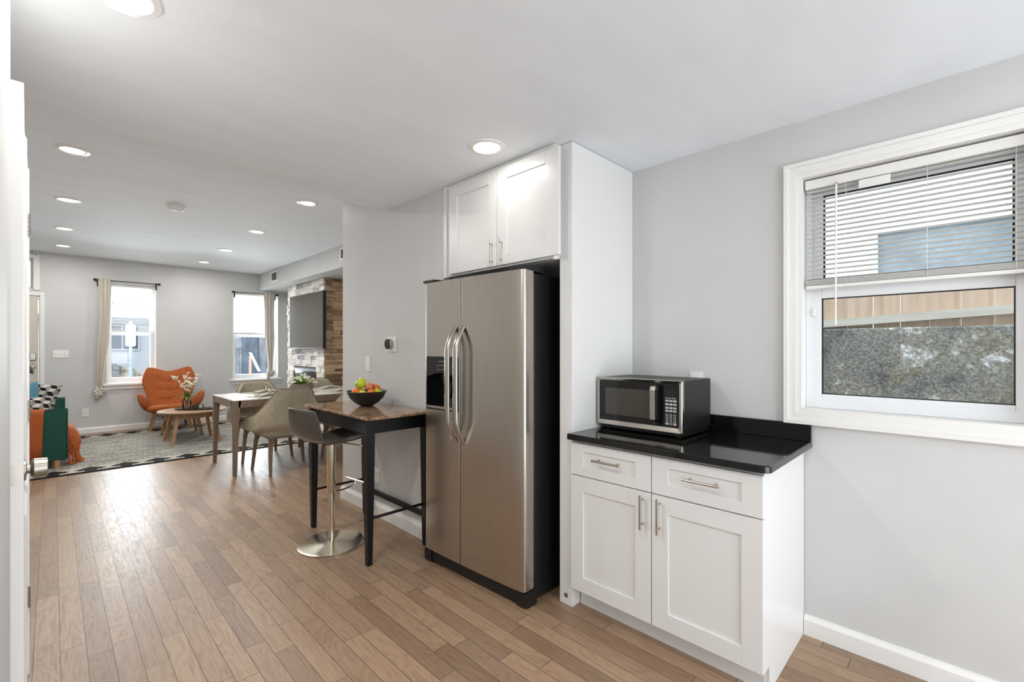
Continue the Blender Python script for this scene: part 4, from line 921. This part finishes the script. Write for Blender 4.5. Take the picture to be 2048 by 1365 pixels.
# sofa along the left wall, faces +x; near arm toward camera
t = thing('sofa', 'dark green sofa with upright arms and oak legs behind the white door', 'sofa', (-.4, 8.1, 0))
def softbox(x0, x1, y0, y1, z0, z1, r=.03): return box(x0, x1, y0, y1, z0, z1, r, 4)
def armpiece(yc):
    o = softbox(-.80, .118, yc, yc+.13, .09, .655, .022).build('arm', 'green_fabric', t, smooth=40)
    b = MB()
    for yy in (yc+.004, yc+.126): b.tube([(.116, yy, .11), (.118, yy, .30), (.118, yy, .645), (.124, yy, .660), (-.3, yy, .658), (-.79, yy, .657)], .006, 6)
    b.build('piping', 'green_fabric', o, smooth=180)
armpiece(7.20); armpiece(8.86)
softbox(-.86, -.60, 7.20, 8.99, .09, .80, .04).build('backrest', 'green_fabric', t, smooth=40)
softbox(-.70, .09, 7.33, 8.86, .12, .30, .02).build('base', 'green_fabric', t, smooth=40)
for ya in (7.335, 8.10): softbox(-.60, .10, ya, ya+.76, .30, .44, .045).build('seat_cushion', 'green_fabric', t, smooth=50)
for lx, ly in ((.035, 7.215), (-.74, 7.235), (.035, 8.93), (-.74, 8.93)): MB().lathe([(.024, .009), (.027, .10)], (lx, ly, 0), 16).build('leg', 'sofa_oak', t, smooth=30)
# pillows
def pillow(name, m, size, thick, pattern=None, N=28):
    b = MB()
    def P(u, v, s_):
        e_ = ((1-u**4)*(1-v**4)); k = 1-.10*(1-abs(u)**2)*abs(v)**3; l = 1-.10*(1-abs(v)**2)*abs(u)**3
        return (u*size/2*l, s_*thick/2*max(0, e_)**.55, v*size/2*k)
    for s_ in (-1, 1):
        V = [[b.b.verts.new(P(-1+2*i/N, -1+2*j/N, s_)) for i in range(N+1)] for j in range(N+1)]
        for j in range(N):
            for i in range(N):
                if pattern: b.mi = pattern((i+.5)/N*size, (j+.5)/N*size)
                b.face([V[j][i], V[j][i+1], V[j+1][i+1], V[j+1][i]])
    bmesh.ops.remove_doubles(b.b, verts=b.b.verts[:], dist=1e-5)
    return b.build(name, m, None, smooth=180)
def cubes(x, y, s=.052):
    q = (2/3*x)/s; r = (-x/3+math.sqrt(3)/3*y)/s; xx, zz_ = q, r; yy = -xx-zz_
    rx_, ry_, rzz = round(xx), round(yy), round(zz_); dx, dy, dz = abs(rx_-xx), abs(ry_-yy), abs(rzz-zz_)
    if dx > dy and dx > dz: rx_ = -ry_-rzz
    elif dy > dz: ry_ = -rx_-rzz
    else: rzz = -rx_-ry_
    cx, cy = s*1.5*rx_, s*math.sqrt(3)*(rzz+rx_/2); a = (math.degrees(math.atan2(y-cy, x-cx))+360) % 360
    return 0 if a < 120 else (1 if a < 240 else 2)
PM = ['pillow_black', 'pillow_grey', 'pillow_white']
p = pillow('throw_pillow', PM, .46, .15, lambda x, y: cubes(x, y), 56); p.location = (-.235, 7.435, .605); p.rotation_euler = (R(-14), R(8), R(6)); tag(p, 'black grey and white cube-patterned pillow nearest the camera on the sofa arm', 'pillow', 'cube-patterned pillows on the sofa')
p2 = p.copy(); C.objects.link(p2); p2.location = (-.165, 7.75, .735); p2.rotation_euler = (R(-12), R(10), R(-30)); p2['label'] = 'upright cube-patterned pillow at the right end, behind the front pillow'
p3 = pillow('throw_pillow', ['blue_fabric'], .44, .15); p3.location = (-.30, 7.585, .738); p3.rotation_euler = (R(-12), R(-6), R(10)); tag(p3, 'plain light blue pillow between the cube-patterned pillows', 'pillow')
# throws
def drape(name, path, x0, x1, m, label, slant=0, th=.007, cat='throw blanket', wob=.004):
    b = MB(); rings = []; n = 14
    for k, (y, z) in enumerate(path):
        q = k/(len(path)-1)
        rings.append([(x0+(x1-slant*q-x0)*i/n, y+wob*math.sin(i*1.9+z*9), z) for i in range(n+1)])
    b.loft(rings, closed=False); o = b.build(name, m, None, smooth=180); md = o.modifiers.new('t', 'SOLIDIFY'); md.thickness = th; md.offset = 0; tag(o, label, cat); return o
drape('throw_blanket', [(7.185, .115), (7.187, .30), (7.187, .50), (7.187, .63), (7.197, .662), (7.225, .672), (7.30, .672), (7.338, .665), (7.342, .60), (7.342, .50)][::-1], -.34, -.038, 'orange_throw', 'smooth burnt orange throw hanging over the near sofa arm', slant=.045)
t = thing('fringed_throw', 'orange knitted throw with fringe spilling off the sofa front onto the rug', 'throw blanket', (.16, 7.6, 0))
b = MB(); rings = []
for k in range(16):
    q = k/15; u_ = max(0, (q-.25)/.75); z = .452-.005*q if q < .25 else .447-.30*u_**1.25
    x = -.12+.96*q if q < .25 else .12+.0
    bu = .105*math.sin(min(1, u_*1.25)*math.pi*.5)**.8-.02*sstep(.75, 1, u_)
    rings.append([(x+(bu+.012*math.sin(i*1.3)*u_)*sstep(0, 7, i)+.006*(u_ > 0), 7.345+(.44)*(i/18)*(1-.22*q), z) for i in range(19)])
b.loft(rings, closed=False); o = b.build('knit_cloth', 'orange_knit', t, smooth=180); md = o.modifiers.new('t', 'SOLIDIFY'); md.thickness = .012; md.offset = 0
rn = random.Random(2); b = MB()
for i in range(34):
    f = i/33*18; j = int(min(f, 17)); p0 = Vector(rings[-1][j]).lerp(Vector(rings[-1][j+1]), f-j); L_ = rn.uniform(.07, .10); x, y, z = p0
    b.tube([(x, y, z+.01), (x+rn.uniform(-.006, .012), y+rn.uniform(-.01, .01), max(.02, z-.05)), (x+rn.uniform(0, .03), y+rn.uniform(-.02, .015), .020), (x+rn.uniform(.02, .06), y-rn.uniform(0, .05), .0175)], [.006, .0075, .007, .004], 6)
for i in range(26):
    k = rn.randint(9, 14); f = rn.uniform(0, 3); j = int(f); p0 = Vector(rings[k][j]).lerp(Vector(rings[k][j+1]), f-j); b.tube([p0, p0+Vector((.016, -.012, -.004)), p0+Vector((.022, -.02, -.03))], [.005, .007, .004], 6)
b.build('fringe', 'orange_knit', t, smooth=180)
# black curved shade beyond the sofa
t = thing('reading_lamp', 'curved black metal lamp shade peeking past the white door above the pillows', 'lamp', (-.62, 9.2, 0))
MB().lathe([(.13, .009), (.13, .022), (.02, .03)], (-.62, 9.2, 0), 28).build('base', 'black_satin', t, smooth=30)
MB().tube([(-.62, 9.2, .025), (-.62, 9.2, .9), (-.60, 9.2, 1.15), (-.52, 9.2, 1.25), (-.42, 9.2, 1.22), (-.355, 9.2, 1.14)], .011, 10).build('pole', 'black_satin', t, smooth=60)
b = MB(); b.lathe([(.03, .10), (.06, .085), (.10, .045), (.125, 0), (.121, 0), (.097, .04), (.03, .092)], (0, 0, 0), 28, cap=False); b.xf(Matrix.Translation((-.30, 9.2, 1.04)) @ Matrix.Rotation(R(20), 4, 'Y')); b.build('lamp_shade', 'black_satin', t, smooth=40)

# curtains
def curtain(label_r, label_c, x_rod0, x_rod1, zr, yw, cx0, cx1, knot, seed):
    t = thing('curtain_rod', label_r, 'curtain rod', ((x_rod0+x_rod1)/2, yw, zr))
    MB().tube([(x_rod0, yw, zr), (x_rod1, yw, zr)], .007, 8).build('rod', 'black_satin', t)
    for x in (x_rod0, x_rod1): MB().lathe([(.012, x-.02), (.02, x-.008), (.02, x+.008), (.012, x+.02)], (0, yw, zr), 12, 'x').build('finial', 'black_satin', t)
    for x in (x_rod0+.035, x_rod1-.035): MB().box(x-.008, x+.008, yw-.01, YF-.0005, zr-.012, zr+.006).box(x-.01, x+.01, YF-.012, YF-.0005, zr-.10, zr+.02).build('bracket', 'black_satin', t)
    t = thing('curtain', label_c, 'curtain', ((cx0+cx1)/2, yw, knot[2])); rn = random.Random(seed)
    b = MB(); rings = []; n = 60; kx, ky, kz = knot; NK = 22
    for k in range(NK+1):
        q = k/NK; z = zr+.028+(kz+.04-zr-.028)*q; s_ = 1-.18*sstep(0, .25, q)-.42*sstep(.55, 1, q)
        xc = (cx0+cx1)/2*(1-sstep(.3, 1, q))+kx*sstep(.3, 1, q); hw = (cx1-cx0)/2*s_; hd = .028+.012*sstep(.1, 1, q)
        rings.append([(xc+(hw+.006*math.sin(7*a+q*2+seed))*math.cos(a), yw+(hd+.016*math.sin(9*a+.5*seed+1.5*q))*math.sin(a), z) for a in [2*math.pi*i/n for i in range(n)]])
    b.loft(rings); b.build('cloth', 'curtain_cloth', t, smooth=70)
    b = MB()
    for (ox, oz, rx_, rz2) in ((0, 0, .062, .05), (-.035, -.02, .045, .035), (.04, -.01, .045, .038), (-.03, .06, .03, .028), (.01, -.045, .05, .035)): b.sphere((kx+ox, ky, kz+oz), (rx_, .048, rz2), 18, 10)
    for ph in (.2, 1.3, 2.4): 
        b.tube([(kx+.062*math.cos(a), ky-.045-.012*math.cos(a*2), kz+.045*math.sin(a+ph)) for a in [math.pi*i/10 for i in range(11)]], .016, 8)
    b.tube([(kx-.02, ky, kz-.03), (kx-.04, ky-.01, kz-.085), (kx-.035, ky, kz-.12)], [.03, .032, .018], 10)
    b.build('knot', 'curtain_cloth', t, smooth=180)
curtain('black curtain rod over the left street window', 'cream curtain knotted at the bottom beside the left street window', .478, 1.295, 2.452, 9.86, .515, .672, (.535, 9.86, .66), 1)
curtain('black curtain rod over the right street window', 'grey-beige curtain knotted above the sill of the right street window', 2.415, 3.20, 2.425, 9.86, 2.95, 3.15, (3.065, 9.86, .86), 5)

# ================================================================== OUTSIDE
# side alley beyond the kitchen window
tag(box(3.9, 4.15, -4, 3.0, -.6, 1.49, .01).build('garden_wall', 'old_concrete'), 'weathered mossy concrete wall outside the kitchen window', 'wall')
t = thing('board_fence', 'wooden board fence on top of the concrete wall outside the kitchen window', 'fence', (4.03, .2, 1.49))
e0 = .608+.145*4
for k in range(18):
    ya = e0-.145*k; gap = .006 if k in (4, 5) else .0015
    box(4.005, 4.022, ya-.145+gap/2, ya-gap/2, 1.491, 1.735).build('board', 'fence_wood', t)
def slope(bm, x0, x1, y0, y1, za, zb, h): return bm.loft([[(x0, y, z), (x1, y, z), (x1, y, z+h), (x0, y, z+h)] for y, z in ((y0, za), (y1, zb))])
slope(MB(), 3.955, 4.004, -1.5, 1.2, 1.632, 1.478, .052).build('rail', 'fence_rail', t)
for yp in (-1.2, .95): box(4.023, 4.09, yp-.04, yp+.04, 1.491, 1.72).build('post', 'fence_rail', t)
t = thing('neighbour_house', 'white sided neighbouring house seen through the kitchen blind', 'house', (7.6, .2, -.6))
b = MB(); b.box(7.5, 7.7, .84, 6, -.6, 5.0); b.box(7.5, 7.7, -6, -.45, -.6, 5.0); b.box(7.5, 7.7, -.45, .84, -.6, 2.2); b.box(7.5, 7.7, -.45, .84, 2.85, 5.0); b.build('wall', 'siding_white', t)
wf = frame(MB(), 7.47, 7.56, -.48, .87, 2.18, 2.88, .05).build('window', 'vinyl_white', t); box(7.57, 7.575, -.45, .84, 2.2, 2.85).build('pane', 'pale_blue', wf)
tag(box(2.72, 60, -30, 9.9, -.75, -.65).build('alley_ground', 'pavement'), 'pale paving in the side alley below the kitchen window', 'ground')
# street
tag(box(-40, 60, 10.2, 60, -.30, -.2).build('street', 'pavement'), 'pale street and pavement outside the two street windows', 'street')
t = thing('street_house', 'pale house with balustraded roof across the street, seen in the left window', 'house', (2, 22.3, -.2))
b = MB(); b.box(-4, 2.9, 22, 22.6, 1.15, 2.5); b.box(-4, 2.9, 21.9, 22.6, -.2, 1.15); b.build('wall', 'house_white', t)
box(-4, 2.75, 21.5, 22.7, 2.22, 2.46).build('fascia', 'house_grey', t)
MB().box(-4, 2.9, 21.6, 22.7, 2.46, 2.52).box(-4, 2.9, 21.6, 22.7, 3.0, 3.08).build('parapet_rail', 'house_white', t)
for k in range(9): MB().lathe([(.07, 2.52), (.05, 2.6), (.085, 2.75), (.05, 2.9), (.06, 3.0)], (.6+.25*k, 21.75, 0), 10).build('baluster', 'house_white', t, smooth=60)
wf = frame(MB(), 1.25, 2.3, 21.93, 22.02, 1.28, 2.2, .05, 'y').build('window', 'house_white', t); MB().box(1.3, 1.78, 21.97, 22, 1.33, 2.16).box(1.84, 2.25, 21.97, 22, 1.33, 2.16).build('pane', 'house_glass', wf)
t = thing('hedge', 'dry brownish hedge along the pavement outside the left window', 'hedge', (1.8, 20.5, -.2))
b = MB(); rn = random.Random(8)
for k in range(46): b.sphere((rn.uniform(-2, 4.2), rn.uniform(20.2, 20.9), rn.uniform(.1, .62)), rn.uniform(.16, .3), 10, 7)
b.build('foliage', 'dry_hedge', t, smooth=180)
t = thing('street_sign', 'blank white back of a street sign on a post outside the left window', 'street sign', (1.30, 14, -.2))
MB().prism(rrect(1.205, 1.395, 1.40, 1.92, .04, 4), 'y', 13.97, 13.985).build('sign_panel', 'sign_white', t); MB().box(1.27, 1.33, 13.986, 14.02, -.2, 2.0).build('post', 'galvanised', t)
t = thing('yard_sign', 'grey octagonal yard sign low outside the left window beside the curtain', 'sign', (.79, 11.2, -.2))
MB().prism([(.79+.135*math.cos(R(22.5+45*k)), .945+.135*math.sin(R(22.5+45*k))) for k in range(8)], 'y', 11.19, 11.2).build('sign_panel', 'sign_back', t); MB().box(.782, .798, 11.201, 11.215, -.2, .95).build('stake', 'galvanised', t)
t = thing('stone_house', 'grey house front with tall dark windows seen in the right window', 'house', (6.5, 18.3, -.2))
b = MB(); b.box(3.2, 10, 18, 18.6, .3, 1.9); b.build('wall', 'rough_wall', t); box(3.2, 10, 17.9, 18.6, 1.9, 4.2).build('upper_wall', 'siding_white', t)
for xa, xb in ((4.70, 5.16), (5.2, 5.62)): box(xa, xb, 17.95, 18, .42, 1.85).build('window', 'slate_wall', t)
box(3.2, 10, 17.4, 18.6, -.2, .42).build('plinth', 'siding_white', t)
t = thing('railing', 'thin metal railing in front of the grey house in the right window', 'railing', (4.2, 17, .42))
b = MB(); b.box(3.9, 4.6, 16.99, 17.01, 1.30, 1.33)
for k in range(9): b.box(3.9+.085*k, 3.915+.085*k, 16.99, 17.01, -.2, 1.3)
b.build('bars', 'slate_wall', t)
t = thing('barricade', 'orange and white street barricade outside the right window', 'barricade', (4.45, 16, -.2))
MB().loft([[(x, y, z) for x, y in ((4.36+o_, 15.98), (4.42+o_, 15.98), (4.42+o_, 16.02), (4.36+o_, 16.02))] for z, o_ in ((-.2, 0), (1.12, 0))]).build('upright', 'barricade_orange', t)
MB().loft([[(4.60, 15.95, .62), (4.68, 15.95, .62), (4.68, 15.975, .62), (4.60, 15.975, .62)], [(4.34, 15.95, 1.22), (4.42, 15.95, 1.22), (4.42, 15.975, 1.22), (4.34, 15.975, 1.22)]]).build('diagonal_board', 'sign_white', t)
